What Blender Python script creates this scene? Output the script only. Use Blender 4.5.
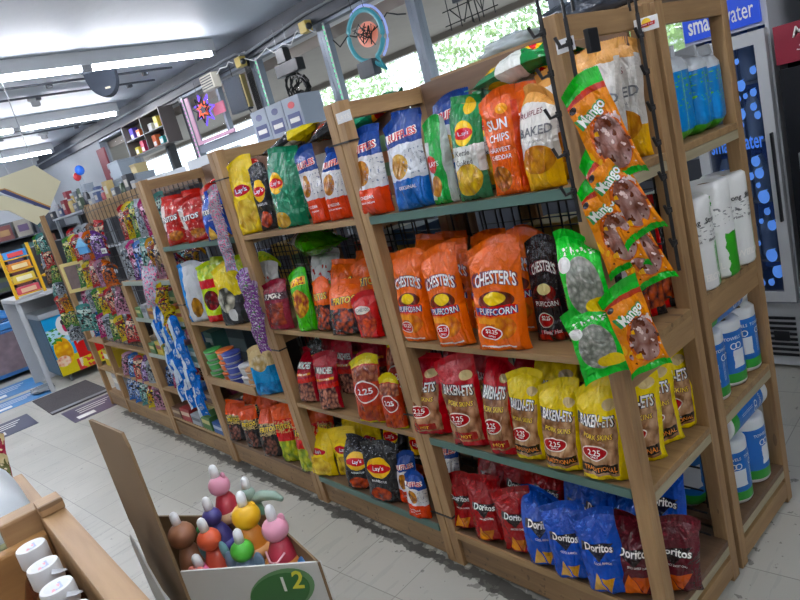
import bpy, bmesh, math, random
from mathutils import Vector, Matrix, Euler, noise
C = bpy.context.scene.collection
SC = bpy.context.scene
for o in list(bpy.data.objects): bpy.data.objects.remove(o)
PI = math.pi
def lin(c): return c/12.92 if c <= .04045 else ((c+.055)/1.055)**2.4
def hexc(h): h = h.lstrip('#'); return tuple(lin(int(h[i:i+2],16)/255) for i in (0,2,4)) + (1,)

# ---------------- camera, world, light, exposure ----------------
cam = bpy.data.cameras.new('camera'); co = bpy.data.objects.new('camera', cam); C.objects.link(co)
cam.sensor_fit = 'HORIZONTAL'; cam.sensor_width = 36; cam.lens = 36*638.53/800
co.matrix_world = Matrix.Translation((0,0,1.5)) @ Matrix(((0.64097753,-0.01067422,0.76748542),(0.7244321,0.33886353,-0.60030795),(-0.253665,0.94077498,0.22493666))).to_4x4()
cam.clip_start = .02; cam.clip_end = 200
SC.camera = co
w = bpy.data.worlds.new('sky'); SC.world = w; w.use_nodes = True
bg = w.node_tree.nodes['Background']; bg.inputs[0].default_value = (.80,.90,1,1); bg.inputs[1].default_value = 2.6
sun = bpy.data.lights.new('sun','SUN'); sun.energy = 3; sun.angle = .05; so = bpy.data.objects.new('sun', sun); C.objects.link(so)
so.rotation_euler = (math.radians(35),0,math.radians(-20)); so.location = (0,0,8)
SC.view_settings.view_transform = 'Standard'; SC.view_settings.look = 'None'; SC.view_settings.gamma = 1; SC.view_settings.use_curve_mapping = False
SC.view_settings.exposure = 0.06
TUBE_POWER = 64.0

# ---------------- materials ----------------
MC = {}
def mat(name, col, rough=.6, metal=0, emit=None, es=0, alpha=1, trans=0, coat=0, bump=0, bscale=60, var=0, vscale=6):
    if name in MC: return MC[name]
    m = bpy.data.materials.new(name); m.use_nodes = True; MC[name] = m
    nt = m.node_tree; b = nt.nodes['Principled BSDF']
    c = hexc(col) if isinstance(col,str) else tuple(col)+(1,)
    b.inputs['Base Color'].default_value = c; b.inputs['Roughness'].default_value = rough; b.inputs['Metallic'].default_value = metal
    b.inputs['Alpha'].default_value = alpha; b.inputs['Transmission Weight'].default_value = trans; b.inputs['Coat Weight'].default_value = coat
    if emit: b.inputs['Emission Color'].default_value = hexc(emit); b.inputs['Emission Strength'].default_value = es
    tc = nt.nodes.new('ShaderNodeTexCoord')
    if var:
        n = nt.nodes.new('ShaderNodeTexNoise'); n.inputs['Scale'].default_value = vscale; n.inputs['Detail'].default_value = 5
        nt.links.new(tc.outputs['Object'], n.inputs['Vector'])
        mx = nt.nodes.new('ShaderNodeMix'); mx.data_type = 'RGBA'; mx.inputs['A'].default_value = tuple(x*(1-var) for x in c[:3])+(1,); mx.inputs['B'].default_value = tuple(min(1,x*(1+var)) for x in c[:3])+(1,)
        nt.links.new(n.outputs['Fac'], mx.inputs['Factor']); nt.links.new(mx.outputs['Result'], b.inputs['Base Color'])
    if bump:
        n = nt.nodes.new('ShaderNodeTexNoise'); n.inputs['Scale'].default_value = bscale; n.inputs['Detail'].default_value = 4
        nt.links.new(tc.outputs['Object'], n.inputs['Vector'])
        bp = nt.nodes.new('ShaderNodeBump'); bp.inputs['Strength'].default_value = bump; bp.inputs['Distance'].default_value = .01
        nt.links.new(n.outputs['Fac'], bp.inputs['Height']); nt.links.new(bp.outputs['Normal'], b.inputs['Normal'])
    return m

class G:                       # tiny node-graph helper
    def __init__(s, m): s.nt = m.node_tree
    def n(s, t): return s.nt.nodes.new(t)
    def put(s, sock, v):
        if hasattr(v, 'links') or isinstance(v, bpy.types.NodeSocket): s.nt.links.new(v, sock)
        else: sock.default_value = v
    def m(s, op, a, b=0.0, clamp=False):
        x = s.n('ShaderNodeMath'); x.operation = op; x.use_clamp = clamp; s.put(x.inputs[0], a); s.put(x.inputs[1], b); return x.outputs[0]
    def mix(s, f, a, b):
        x = s.n('ShaderNodeMix'); x.data_type = 'RGBA'; s.put(x.inputs['Factor'], f); s.put(x.inputs['A'], a); s.put(x.inputs['B'], b); return x.outputs['Result']
    def noise(s, vec, scale, detail=3, out='Fac'):
        x = s.n('ShaderNodeTexNoise'); s.put(x.inputs['Vector'], vec); x.inputs['Scale'].default_value = scale; x.inputs['Detail'].default_value = detail; return x.outputs[out]
    def mapping(s, vec, scale=(1,1,1), rot=(0,0,0), loc=(0,0,0)):
        x = s.n('ShaderNodeMapping'); s.put(x.inputs['Vector'], vec); x.inputs['Scale'].default_value = scale; x.inputs['Rotation'].default_value = rot; x.inputs['Location'].default_value = loc; return x.outputs[0]

def wood(name, c1, c2, axis='z', rough=.55, dirt=0):
    if name in MC: return MC[name]
    m = bpy.data.materials.new(name); m.use_nodes = True; MC[name] = m
    g = G(m); b = m.node_tree.nodes['Principled BSDF']; tc = g.n('ShaderNodeTexCoord').outputs['Object']
    sc = {'x':(1.2,14,14),'y':(14,1.2,14),'z':(14,14,1.2)}[axis]
    v = g.mapping(tc, sc); n1 = g.noise(v, 2.2, 5); n2 = g.noise(g.mapping(tc, tuple(q*5 for q in sc)), 2, 3)
    n3 = g.noise(tc, 2.2, 2)
    f = g.m('ADD', g.m('MULTIPLY', n1, .6), g.m('ADD', g.m('MULTIPLY', n2, .25), g.m('MULTIPLY', n3, .35)))
    f = g.m('MULTIPLY', g.m('SUBTRACT', f, .38), 2.2, True)
    col = g.mix(f, hexc(c1), hexc(c2))
    kn = g.n('ShaderNodeTexVoronoi'); g.put(kn.inputs['Vector'], g.mapping(tc, tuple(max(1,q/3.5) for q in sc))); kn.inputs['Scale'].default_value = 2.6
    km = g.m('MULTIPLY', g.m('LESS_THAN', kn.outputs['Distance'], .07), .55)
    col = g.mix(km, col, hexc('#4a3320'))
    if dirt:
        d = g.m('MULTIPLY', g.m('GREATER_THAN', g.noise(tc, 45, 4), .66), dirt); col = g.mix(d, col, hexc('#2c241c'))
    g.put(b.inputs['Base Color'], col); b.inputs['Roughness'].default_value = rough
    bp = g.n('ShaderNodeBump'); bp.inputs['Strength'].default_value = .15; bp.inputs['Distance'].default_value = .004; g.put(bp.inputs['Height'], n2); g.put(b.inputs['Normal'], bp.outputs[0])
    return m
WZ = wood('pine upright','#7a5a3a','#b29063','z'); WX = wood('pine board lengthwise','#745837','#aa8a5e','x'); WY = wood('pine board crosswise','#7e5f3e','#b39264','y')
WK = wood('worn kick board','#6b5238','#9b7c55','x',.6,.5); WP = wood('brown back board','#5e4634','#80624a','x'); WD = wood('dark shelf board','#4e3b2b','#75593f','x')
WC = wood('crate wood','#8a6846','#b8966a','x'); WCY = wood('crate wood crosswise','#8a6846','#b8966a','y')
GREEN = mat('green shelf edging','#4d6b62',.45); BLK = mat('black wire','#141517',.45); BLKP = mat('black plastic','#1d1f22',.4)
WHT = mat('white plastic','#dfe1e2',.4); GREY = mat('grey metal','#8f959b',.4,.4); DGREY = mat('dark grey','#3d434b',.5); MULL = mat('mullion grey','#7f8894',.45,.3)

def print_mat(name, base, layers, rough=.13, bump=.9, wob=.018, coat=.0, metal=0):
    if name in MC: return MC[name]
    m = bpy.data.materials.new(name); m.use_nodes = True; MC[name] = m
    g = G(m); b = m.node_tree.nodes['Principled BSDF']; uv = g.n('ShaderNodeTexCoord').outputs['UV']
    sx = g.n('ShaderNodeSeparateXYZ'); g.put(sx.inputs[0], uv); u, v = sx.outputs[0], sx.outputs[1]
    nz = g.m('MULTIPLY', g.m('SUBTRACT', g.noise(uv, 9, 2), .5), wob*2); vw = g.m('ADD', v, nz); uw = g.m('ADD', u, nz)
    def hexc(h, _f=globals()['hexc']):
        c = _f(h); l = .3*c[0]+.59*c[1]+.11*c[2]; return tuple(max(0,(l+(x-l)*1.18))*.97 for x in c[:3])+(1,)
    col = hexc(base)
    def rect(u0,u1,v0,v1):
        k = g.m('MULTIPLY', g.m('GREATER_THAN', uw, u0), g.m('LESS_THAN', uw, u1))
        return g.m('MULTIPLY', k, g.m('MULTIPLY', g.m('GREATER_THAN', vw, v0), g.m('LESS_THAN', vw, v1)))
    def ell(cu,cv,ru,rv,rot=0):
        a = g.m('SUBTRACT', u, cu); c = g.m('SUBTRACT', v, cv)
        if rot:
            a, c = g.m('ADD', g.m('MULTIPLY', a, math.cos(rot)), g.m('MULTIPLY', c, math.sin(rot))), g.m('SUBTRACT', g.m('MULTIPLY', c, math.cos(rot)), g.m('MULTIPLY', a, math.sin(rot)))
        a = g.m('DIVIDE', a, ru); c = g.m('DIVIDE', c, rv)
        return g.m('LESS_THAN', g.m('ADD', g.m('MULTIPLY', a, a), g.m('MULTIPLY', c, c)), 1.0)
    def food(A,B,scale):
        vo = g.n('ShaderNodeTexVoronoi'); g.put(vo.inputs['Vector'], g.mapping(uv,(1,1.5,1))); vo.inputs['Scale'].default_value = scale
        f = g.m('ADD', g.m('MULTIPLY', vo.outputs['Distance'], 1.0), g.m('MULTIPLY', g.noise(uv, scale*1.5, 3), .5))
        f = g.m('MULTIPLY', g.m('SUBTRACT', f, .25), 1.3, True)
        return g.mix(f, hexc(A), hexc(B))
    for L in layers:
        k = L[0]
        if k == 'r': col = g.mix(rect(*L[1:5]), col, hexc(L[5]))
        elif k == 'e': col = g.mix(ell(*L[1:5], L[6] if len(L) > 6 else 0), col, hexc(L[5]))
        elif k == 'f': col = g.mix(rect(*L[1:5]), col, food(L[5],L[6],L[7]))
        elif k == 'fe': col = g.mix(ell(*L[1:5]), col, food(L[5],L[6],L[7]))
        elif k == 'n':
            mk = g.m('MULTIPLY', rect(*L[1:5]), g.m('GREATER_THAN', g.noise(g.mapping(uv,(1,1.6,1)), L[6], 2), L[7])); col = g.mix(mk, col, hexc(L[5]))
        elif k == 't':   # triangle cu,v0,v1,halfwidth,col,(apex up=1)
            t = g.m('DIVIDE', g.m('SUBTRACT', v, L[2]), L[3]-L[2]); t = g.m('SUBTRACT', 1.0, t) if L[6] else t
            mk = g.m('MULTIPLY', g.m('LESS_THAN', g.m('ABSOLUTE', g.m('SUBTRACT', u, L[1])), g.m('MULTIPLY', t, L[4])), g.m('MULTIPLY', g.m('GREATER_THAN', v, L[2]), g.m('LESS_THAN', v, L[3])))
            col = g.mix(mk, col, hexc(L[5]))
    g.put(b.inputs['Base Color'], col); b.inputs['Roughness'].default_value = rough; b.inputs['Coat Weight'].default_value = coat; b.inputs['Coat Roughness'].default_value = .10; b.inputs['Metallic'].default_value = metal
    if bump:
        n1 = g.noise(g.mapping(uv,(1.3,1.7,1)), 3.2, 4); n2 = g.n('ShaderNodeTexVoronoi'); g.put(n2.inputs['Vector'], uv); n2.inputs['Scale'].default_value = 3.6; n2.feature = 'DISTANCE_TO_EDGE'
        h = g.m('ADD', n1, g.m('ADD', g.m('MULTIPLY', g.m('MINIMUM', n2.outputs['Distance'], .12), 2.2), g.m('MULTIPLY', g.m('ABSOLUTE', g.m('SUBTRACT', g.noise(g.mapping(uv,(1,1.4,1)), 8, 2), .5)), .8)))
        bp = g.n('ShaderNodeBump'); bp.inputs['Strength'].default_value = bump; bp.inputs['Distance'].default_value = .011; g.put(bp.inputs['Height'], h); g.put(b.inputs['Normal'], bp.outputs[0])
    return m

# ---------------- mesh builder ----------------
class MB:
    def __init__(s): s.v = []; s.f = []; s.mi = []; s.uv = None; s.M = Matrix()
    def add(s, vs, fs, mi=0):
        o = len(s.v); s.v += [tuple(s.M @ Vector(p)) for p in vs]; s.f += [tuple(i+o for i in f) for f in fs]; s.mi += [mi]*len(fs); return s
    def box(s, a, b, mi=0, bev=0):
        (x0,y0,z0),(x1,y1,z1) = a, b
        if bev:
            e = bev; vs = []; bm = bmesh.new(); bmesh.ops.create_cube(bm, size=1, matrix=Matrix.Translation(((x0+x1)/2,(y0+y1)/2,(z0+z1)/2)) @ Matrix.Diagonal((x1-x0,y1-y0,z1-z0,1)))
            bmesh.ops.bevel(bm, geom=bm.edges[:], offset=e, segments=2, affect='EDGES', profile=.6)
            bm.verts.index_update(); s.add([v.co for v in bm.verts], [[v.index for v in f.verts] for f in bm.faces], mi); bm.free(); return s
        return s.add([(x0,y0,z0),(x1,y0,z0),(x1,y1,z0),(x0,y1,z0),(x0,y0,z1),(x1,y0,z1),(x1,y1,z1),(x0,y1,z1)],
              [(0,3,2,1),(4,5,6,7),(0,1,5,4),(1,2,6,5),(2,3,7,6),(3,0,4,7)], mi)
    def tube(s, pts, r, seg=6, mi=0, cap=True):
        pts = [Vector(p) for p in pts]; n = len(pts); vs = []; fs = []
        up = Vector((0,0,1))
        for i, p in enumerate(pts):
            d = (pts[min(i+1,n-1)] - pts[max(i-1,0)]).normalized()
            a = d.cross(up if abs(d.z) < .95 else Vector((1,0,0))).normalized(); b = d.cross(a)
            rr = r[i] if isinstance(r,(list,tuple)) else r
            vs += [p + (a*math.cos(2*PI*k/seg) + b*math.sin(2*PI*k/seg))*rr for k in range(seg)]
        for i in range(n-1):
            for k in range(seg): fs.append((i*seg+k, i*seg+(k+1)%seg, (i+1)*seg+(k+1)%seg, (i+1)*seg+k))
        if cap: fs += [tuple(range(seg-1,-1,-1)), tuple(range((n-1)*seg, n*seg))]
        return s.add(vs, fs, mi)
    def lathe(s, prof, seg=24, c=(0,0,0), mi=0, cap=True):
        vs = []; fs = []; n = len(prof)
        for r, z in prof: vs += [(c[0]+r*math.cos(2*PI*k/seg), c[1]+r*math.sin(2*PI*k/seg), c[2]+z) for k in range(seg)]
        for i in range(n-1):
            for k in range(seg): fs.append((i*seg+k, i*seg+(k+1)%seg, (i+1)*seg+(k+1)%seg, (i+1)*seg+k))
        if cap: fs += [tuple(range(seg-1,-1,-1)), tuple(range((n-1)*seg, n*seg))]
        return s.add(vs, fs, mi)
    def ball(s, c, r, mi=0, seg=20):
        rx,ry,rz = r if isinstance(r,(tuple,list)) else (r,r,r); vs=[]; fs=[]; n=12
        for i in range(n+1):
            t = PI*i/n
            vs += [(c[0]+rx*math.sin(t)*math.cos(2*PI*k/seg), c[1]+ry*math.sin(t)*math.sin(2*PI*k/seg), c[2]-rz*math.cos(t)) for k in range(seg)]
        for i in range(n):
            for k in range(seg): fs.append((i*seg+k, i*seg+(k+1)%seg, (i+1)*seg+(k+1)%seg, (i+1)*seg+k))
        return s.add(vs, fs, mi)
    def poly(s, pts, thick, mi=0):         # pts: ordered planar loop, extruded by vector thick
        n = len(pts); t = Vector(thick); vs = [Vector(p) for p in pts]; vs2 = [p+t for p in vs]
        return s.add(vs+vs2, [tuple(range(n-1,-1,-1)), tuple(range(n,2*n))] + [(i,(i+1)%n,n+(i+1)%n,n+i) for i in range(n)], mi)
    def build(s, name, mats, parent=None, smooth=False, uv=None):
        me = bpy.data.meshes.new(name); me.from_pydata(s.v, [], s.f); me.polygons.foreach_set('material_index', s.mi)
        for m in (mats if isinstance(mats,(list,tuple)) else [mats]): me.materials.append(m)
        if uv:
            l = me.uv_layers.new(name='UVMap')
            for lp in me.loops: l.data[lp.index].uv = uv[lp.vertex_index]
        if smooth: me.polygons.foreach_set('use_smooth', [True]*len(me.polygons))
        me.update()
        bm = bmesh.new(); bm.from_mesh(me); bmesh.ops.recalc_face_normals(bm, faces=bm.faces); bm.to_mesh(me); bm.free()
        o = bpy.data.objects.new(name, me); C.objects.link(o)
        if parent: o.parent = parent
        return o
def M_at(loc, rz=0, rx=0, ry=0): return Matrix.Translation(loc) @ Euler((rx,ry,rz),'XYZ').to_matrix().to_4x4()
def tag(o, label=None, cat=None, group=None, kind=None):
    if label: o['label'] = label
    if cat: o['category'] = cat
    if group: o['group'] = group
    if kind: o['kind'] = kind
    return o
def empty(name, loc=(0,0,0), rz=0, label=None, cat=None, group=None):
    o = bpy.data.objects.new(name, None); C.objects.link(o); o.location = loc; o.rotation_euler = (0,0,rz); o.empty_display_size = .05
    return tag(o, label, cat, group)
def struct(name, mb, mats, **k): return tag(mb.build(name, mats, **k), kind='structure')
def dup(o, loc=None, rot=None, label=None, scale=None, parent=None):
    c = o.copy(); C.objects.link(c)
    if parent: c.parent = parent
    if loc is not None: c.location = loc
    if rot is not None: c.rotation_euler = rot
    if scale is not None: c.scale = scale
    if label: c['label'] = label
    for ch in o.children: dup(ch, parent=c)
    return c

# ---------------- lettering ----------------
TX = {}
def text_geo(txt, off=0.0, shear=0.0):
    key = (txt, off, shear)
    if key in TX: return TX[key]
    cu = bpy.data.curves.new('lettering','FONT'); cu.body = txt; cu.offset = off; cu.resolution_u = 2; cu.align_x = 'CENTER'; cu.align_y = 'CENTER'; cu.shear = shear; cu.space_line = .8
    ob = bpy.data.objects.new('lettering', cu); C.objects.link(ob)
    dg = bpy.context.evaluated_depsgraph_get(); me = ob.evaluated_get(dg).to_mesh()
    vs = [(v.co.x, v.co.y) for v in me.vertices]; fs = [tuple(p.vertices) for p in me.polygons]
    ob.evaluated_get(dg).to_mesh_clear(); bpy.data.objects.remove(ob); bpy.data.curves.remove(cu)
    xs = [v[0] for v in vs]; ys = [v[1] for v in vs]
    if off == 0: cx=(min(xs)+max(xs))/2; cy=(min(ys)+max(ys))/2; W=max(xs)-min(xs); H=max(ys)-min(ys); TX[key] = (vs,fs,cx,cy,W,H)
    else:
        b = text_geo(txt, 0.0, shear); TX[key] = (vs,fs)+b[2:]
    return TX[key]
def flat_text(mb, txt, org, ux, uy, h, mi=0, off=0.01, wid=None, shear=0):
    """letters lying in the plane org + ux*x + uy*y, cap height h"""
    vs,fs,cx,cy,W,H = text_geo(txt, off, shear); k = h/H; kx = k if not wid else wid/W
    ux = Vector(ux); uy = Vector(uy); org = Vector(org)
    mb.add([org + ux*((x-cx)*kx) + uy*((y-cy)*k) for x,y in vs], fs, mi)

# ---------------- snack bags ----------------
TXM = [mat('ink white','#f2f0ea',.35), mat('ink black','#17171a',.35), mat('ink red','#c01f28',.35), mat('ink yellow','#f4cf2a',.35), mat('ink navy','#1c2f70',.35),
       mat('ink brown','#5a2a18',.35), mat('ink orange','#ee8a1c',.35), mat('ink grey','#6d6f72',.4), mat('ink green','#1f8f3c',.35), mat('ink maroon','#6e1420',.35)]
INK = dict(w=0,k=1,r=2,y=3,n=4,b=5,o=6,g=7,G=8,m=9)
LAYS = [('e',.5,.68,.30,.12,'#f6cf3a'),('e',.5,.675,.30,.055,'#c8202c')]
# kind: base, layers, lettering (text, u, v, height, ink, outline, width, rotation, arch), words for its label, category word
K = {
'ruf_ched': ('#1c3f86',[('r',-1,2,.34,.70,'#dcdcdc'),('r',-1,2,-1,.34,'#cf4a28'),('fe',.42,.52,.24,.14,'#c98f45','#8a5420',9),('n',.5,1,.40,.66,'#7c8696',16,.62)],
   [('RUFFLES',.5,.79,.085,'r','w',.85,.12,0),('CHEDDAR',.45,.25,.04,'w',None,.5,0,0),('SOUR CREAM',.45,.19,.022,'w',None,.5,0,0)],'blue and orange ridged chip bag'),
'ruf_orig': ('#1b3c82',[('r',-1,2,.36,.72,'#d5d9de'),('r',-1,2,-1,.36,'#245fa8'),('fe',.40,.50,.24,.13,'#d9b567','#a1742c',9),('n',.5,1,.40,.66,'#7c8696',16,.62)],
   [('RUFFLES',.5,.82,.085,'r','w',.85,.12,0),('ORIGINAL',.5,.28,.04,'w',None,.5,0,0)],'blue and white ridged chip bag'),
'lay_green_thin': ('#1f9a45',[('r',.0,.28,.1,.75,'#d9dedb'),('r',.8,1,-1,2,'#b9c4bf'),('e',.3,.5,.25,.1,'#c83a2a'),('fe',.35,.25,.25,.12,'#d9a557','#94602a',9)],
   [('LAYS',.4,.5,.06,'w',None,.5,0,0)],'narrow bright green and white chip bag'),
'kettle': ('#27753f',[('r',-1,2,.30,.56,'#dfe2dc'),('r',-1,2,-1,.30,'#3b7351'),('fe',.5,.24,.42,.15,'#e3c455','#a98422',7),('e',.65,.92,.2,.07,'#d8b44a')]+LAYS,
   [("Lay's",.5,.675,.055,'w',None,.5,0,0),('Kettle',.42,.50,.055,'k',None,.5,0,0),('Cooked',.42,.41,.055,'k',None,.5,0,0)],'green kettle cooked potato chip bag'),
'sunny': ('#d9652e',[('fe',.35,.2,.3,.12,'#c98132','#7a3f16',8),('e',.62,.84,.16,.05,'#f0a63a'),('r',.86,1,.1,.9,'#c2481c')],
   [('SUN',.40,.70,.10,'w',None,.6,.05,0),('CHIPS',.42,.58,.075,'w',None,.6,.05,0),('HARVEST',.42,.47,.045,'w',None,.6,0,0),('CHEDDAR',.42,.40,.045,'w',None,.6,0,0)],'tall orange multigrain chip bag'),
'baked': ('#dcdad4',[('r',-1,2,.86,2,'#d8a468'),('r',-1,2,-1,.34,'#dcab36'),('fe',.5,.32,.42,.13,'#d9a04a','#a9692a',6),('r',.9,1,.3,.9,'#c4c0b8')],
   [('RUFFLES',.4,.74,.055,'m',None,.6,.1,0),('BAKED',.5,.58,.085,'g',None,.85,0,0),('ORIGINAL',.5,.49,.022,'g',None,.5,0,0)],'white and yellow baked chip bag'),
'puff': ('#e2701a',[('fe',.5,.50,.34,.085,'#2b1b14','#7a2b12',7),('e',.5,.52,.20,.055,'#f1cf3c'),('r',.08,.85,.37,.455,'#c42a26'),('fe',.55,.26,.30,.10,'#f0a24a','#b55a16',9),('r',.08,.5,.30,.355,'#e99a2c'),('e',.36,.22,.22,.065,'#f0ece4'),('e',.36,.22,.20,.055,'#b91f25'),('r',.1,.8,.085,.10,'#f0e8dc')],
   [("CHESTER'S",.48,.66,.115,'w','m',.92,0,.05),('PUFFCORN',.47,.413,.06,'w','n',.80,0,0),('$2.25',.36,.235,.045,'w',None,.28,0,0),('ONLY',.36,.192,.02,'w',None,.2,0,0)],'orange puffcorn snack bag'),
'puff_hot': ('#221c1e',[('fe',.5,.50,.34,.085,'#a7281c','#2a1410',7),('e',.5,.54,.20,.05,'#e9d9a0'),('r',.08,.90,.37,.445,'#5f1a1c'),('f',-1,2,-.1,.12,'#c93a1c','#35100c',8),('e',.4,.25,.24,.07,'#d8d0c4'),('e',.4,.25,.22,.06,'#a01c22')],
   [("CHESTER'S",.5,.70,.10,'w','m',.84,0,.05),('PUFFCORN',.5,.405,.05,'w',None,.7,0,0),('$2.25',.4,.265,.045,'w',None,.28,0,0),("Flamin' Hot",.5,.14,.04,'w','r',.6,0,0)],'black and dark red puffcorn bag'),
'rind_red': ('#a81c2c',[('f',.03,.92,.12,.66,'#c79a78','#6b4028',6),('r',.93,1,-1,2,'#b81f30'),('e',.42,.36,.30,.075,'#e8dccf'),('e',.42,.36,.28,.063,'#9f1d26'),('r',.2,.8,.14,.22,'#8d2420'),('e',.78,.80,.14,.05,'#cfb98a')],
   [('BAKEN-ETS',.46,.66,.11,'w','k',.84,-.1,0),('PORK SKINS',.46,.52,.05,'y','b',.72,-.1,0),('2.25',.40,.37,.06,'w',None,.3,0,0),('ONLY',.40,.325,.022,'w',None,.2,0,0),('HOT',.5,.175,.035,'y',None,.4,0,0)],'red pork rind snack bag'),
'rind_yel': ('#ead21e',[('f',.03,.90,.12,.66,'#cda886','#7d5638',6),('e',.40,.36,.30,.075,'#e8dccf'),('e',.40,.36,.28,.063,'#9f1d26'),('e',.78,.80,.14,.05,'#cfb98a'),('r',.05,.88,.15,.24,'#2a1d12')],
   [('BAKEN-ETS',.46,.67,.11,'w','k',.84,-.1,0),('PORK SKINS',.46,.52,.05,'y','b',.72,-.1,0),('2.25',.40,.37,.06,'w',None,.3,0,0),('ONLY',.40,.325,.022,'w',None,.2,0,0),('TRADITIONAL',.46,.195,.05,'o',None,.76,0,0)],'yellow pork rind snack bag'),
'tort_red': ('#8f1b20',[('t',.52,.46,.66,.36,'#241012',0),('t',.38,.12,.33,.16,'#d18a3a',1),('t',.60,.09,.27,.15,'#b96f28',0),('n',0,1,.8,1,'#c63a3c',14,.6)],
   [('Doritos',.5,.62,.095,'w','k',.72,-.12,0),('NACHO CHEESE',.55,.44,.03,'w',None,.4,-.12,0)],'red tortilla chip bag'),
'tort_blue': ('#1748a4',[('t',.52,.46,.66,.36,'#14182a',0),('t',.38,.12,.33,.16,'#c9a25e',1),('t',.62,.09,.27,.15,'#b98a40',0),('n',0,1,.8,1,'#3a6cc8',14,.6)],
   [('Doritos',.5,.62,.095,'w','k',.72,-.12,0),('COOL RANCH',.55,.44,.03,'w',None,.4,-.12,0)],'blue tortilla chip bag'),
'tort_maroon': ('#521820',[('t',.52,.46,.66,.36,'#1d0e10',0),('t',.38,.08,.36,.24,'#cf6a2a',1),('t',.64,.10,.32,.22,'#b9541e',0),('n',0,1,.75,1,'#7a2a34',14,.6)],
   [('Doritos',.5,.62,.10,'w','k',.74,-.12,0),('SPICY SWEET CHILI',.55,.45,.028,'w',None,.4,-.12,0)],'dark maroon tortilla chip bag'),
'tort_redw': ('#a52a22',[('r',-1,.25,.35,.85,'#d8c8c0'),('n',0,1,.1,.9,'#d8b0a0',10,.64),('fe',.6,.22,.3,.1,'#c98132','#7a3f16',8)],
   [('RITOS',.45,.58,.11,'w','k',.7,.05,0)],'rust red tortilla chip bag'),
'tort_bluew': ('#163f9a',[('t',.35,.05,.32,.22,'#d8b060',1),('t',.70,.05,.34,.22,'#c89a48',1),('n',0,1,.7,1,'#5a80c8',12,.6)],
   [('TOSTITOS',.5,.60,.10,'w','k',.84,.05,0),('scoops',.5,.42,.04,'w',None,.5,0,0)],'royal blue tortilla chip bag'),
'lay_yel': ('#e0c428',[('fe',.5,.28,.42,.2,'#ecd66a','#b8942a',5),('e',.5,.6,.30,.12,'#f3dc52'),('e',.5,.6,.32,.07,'#b01c2c')],
   [("Lay's",.5,.60,.085,'w','m',.58,.08,0)],'yellow classic potato chip bag'),
'lay_bbq': ('#232426',[('e',.5,.62,.34,.16,'#e9b92a'),('e',.5,.61,.34,.07,'#c0202a'),('fe',.5,.20,.30,.12,'#d0583a','#6e2414',7),('n',0,1,.76,1,'#8f9498',16,.64)],
   [("Lay's",.5,.61,.085,'w',None,.55,.08,0),('BARBECUE',.5,.42,.035,'w',None,.6,0,0)],'black barbecue potato chip bag'),
'lay_green': ('#15704f',[('e',.28,.60,.24,.13,'#e9b92a'),('e',.28,.60,.24,.06,'#c0202a'),('fe',.3,.15,.3,.1,'#d8b45a','#9a7a30',6),('n',.4,1,.2,.85,'#58a884',9,.62)],
   [("Lay's",.28,.60,.07,'w',None,.42,.08,0)],'teal green potato chip bag'),
'wheel_green': ('#4c9a2c',[('r',-1,2,.58,2,'#c9cac6'),('n',0,1,.5,.8,'#a8342c',5,.58)],[],'green and white puffed wheat bag'),
'wheel_red': ('#7c2030',[('f',.1,.85,.15,.6,'#a8462c','#5c1f1c',6),('r',-1,2,.66,.80,'#40202a'),('n',.1,.9,.68,.78,'#d8d0c8',12,.5)],[],'maroon crunchy snack bag'),
'snack_green': ('#4fae35',[('fe',.5,.5,.4,.22,'#e8b83a','#8a3a1e',8),('r',.1,.9,.78,.9,'#f2c72e'),('n',.15,.85,.79,.89,'#a82a20',10,.52)],[],'small lime green snack bag'),
'fry_orange': ('#dd6a1c',[('r',-1,2,-1,.52,'#221f22'),('fe',.5,.34,.40,.2,'#d0582a','#1d191c',8),('fe',.5,.12,.3,.1,'#b94a22','#241c1c',8)],
   [('FRITOS',.5,.68,.12,'y','k',.82,.06,0)],'orange and black corn snack bag'),
'puff_red': ('#b8281e',[('fe',.5,.4,.42,.36,'#d85a2c','#7d1712',8),('e',.5,.68,.3,.09,'#e8ded2')],[('CHEETOS',.5,.68,.07,'k',None,.5,0,0)],'red crunchy cheese snack bag'),
'mix_red': ('#98222b',[('f',.05,.93,-.02,.42,'#c98a72','#3c1a20',10),('r',-1,2,.42,.5,'#c2331f'),('r',.1,.9,.55,.59,'#d88a2c')],
   [('MUNCHIES',.5,.72,.11,'w','k',.84,-.08,0),('SNACK MIX',.5,.57,.03,'w',None,.5,0,0)],'red snack mix bag'),
'rind_price': ('#a63a22',[('r',-1,2,.9,2,'#c7b52c'),('r',-1,2,-1,.08,'#c7c02a'),('f',.05,.95,.66,.88,'#b87a5a','#6a2a1c',9),('e',.5,.52,.40,.16,'#e6ddd2'),('e',.5,.52,.37,.14,'#a3342c'),('f',.05,.95,.10,.32,'#b8542c','#7c2a18',7)],
   [('2.25',.5,.53,.09,'w',None,.5,.08,0)],'rust red snack bag with price oval'),
'pretzel_white': ('#c4c8cc',[('r',-1,.22,-1,2,'#2f78b8'),('fe',.62,.28,.24,.16,'#b9863a','#6e4a1c',6)],[],'white and blue snack bag'),
'snack_lime': ('#b4cc2c',[('r',-1,2,.6,.74,'#b8282c'),('r',-1,2,-1,.16,'#c22a30'),('fe',.5,.4,.34,.16,'#8a1f22','#401014',7),('fe',.4,.88,.4,.08,'#58a838','#d8e060',8)],[],'lime and red snack bag'),
'snack_panda': ('#e0cc34',[('r',-1,2,-1,.5,'#2a2c30'),('fe',.4,.45,.35,.2,'#e8e4d0','#3a3a30',5),('e',.6,.2,.16,.1,'#d8d8d8')],[],'yellow and black snack bag'),
'popcorn_blue': ('#2a86bc',[('r',-1,2,.62,2,'#c9b48a'),('fe',.45,.68,.3,.16,'#d8cdb0','#9a8456',7),('f',-1,2,-1,.3,'#2a86bc','#1d5c8c',7)],[],'blue popcorn snack bag'),
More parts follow.
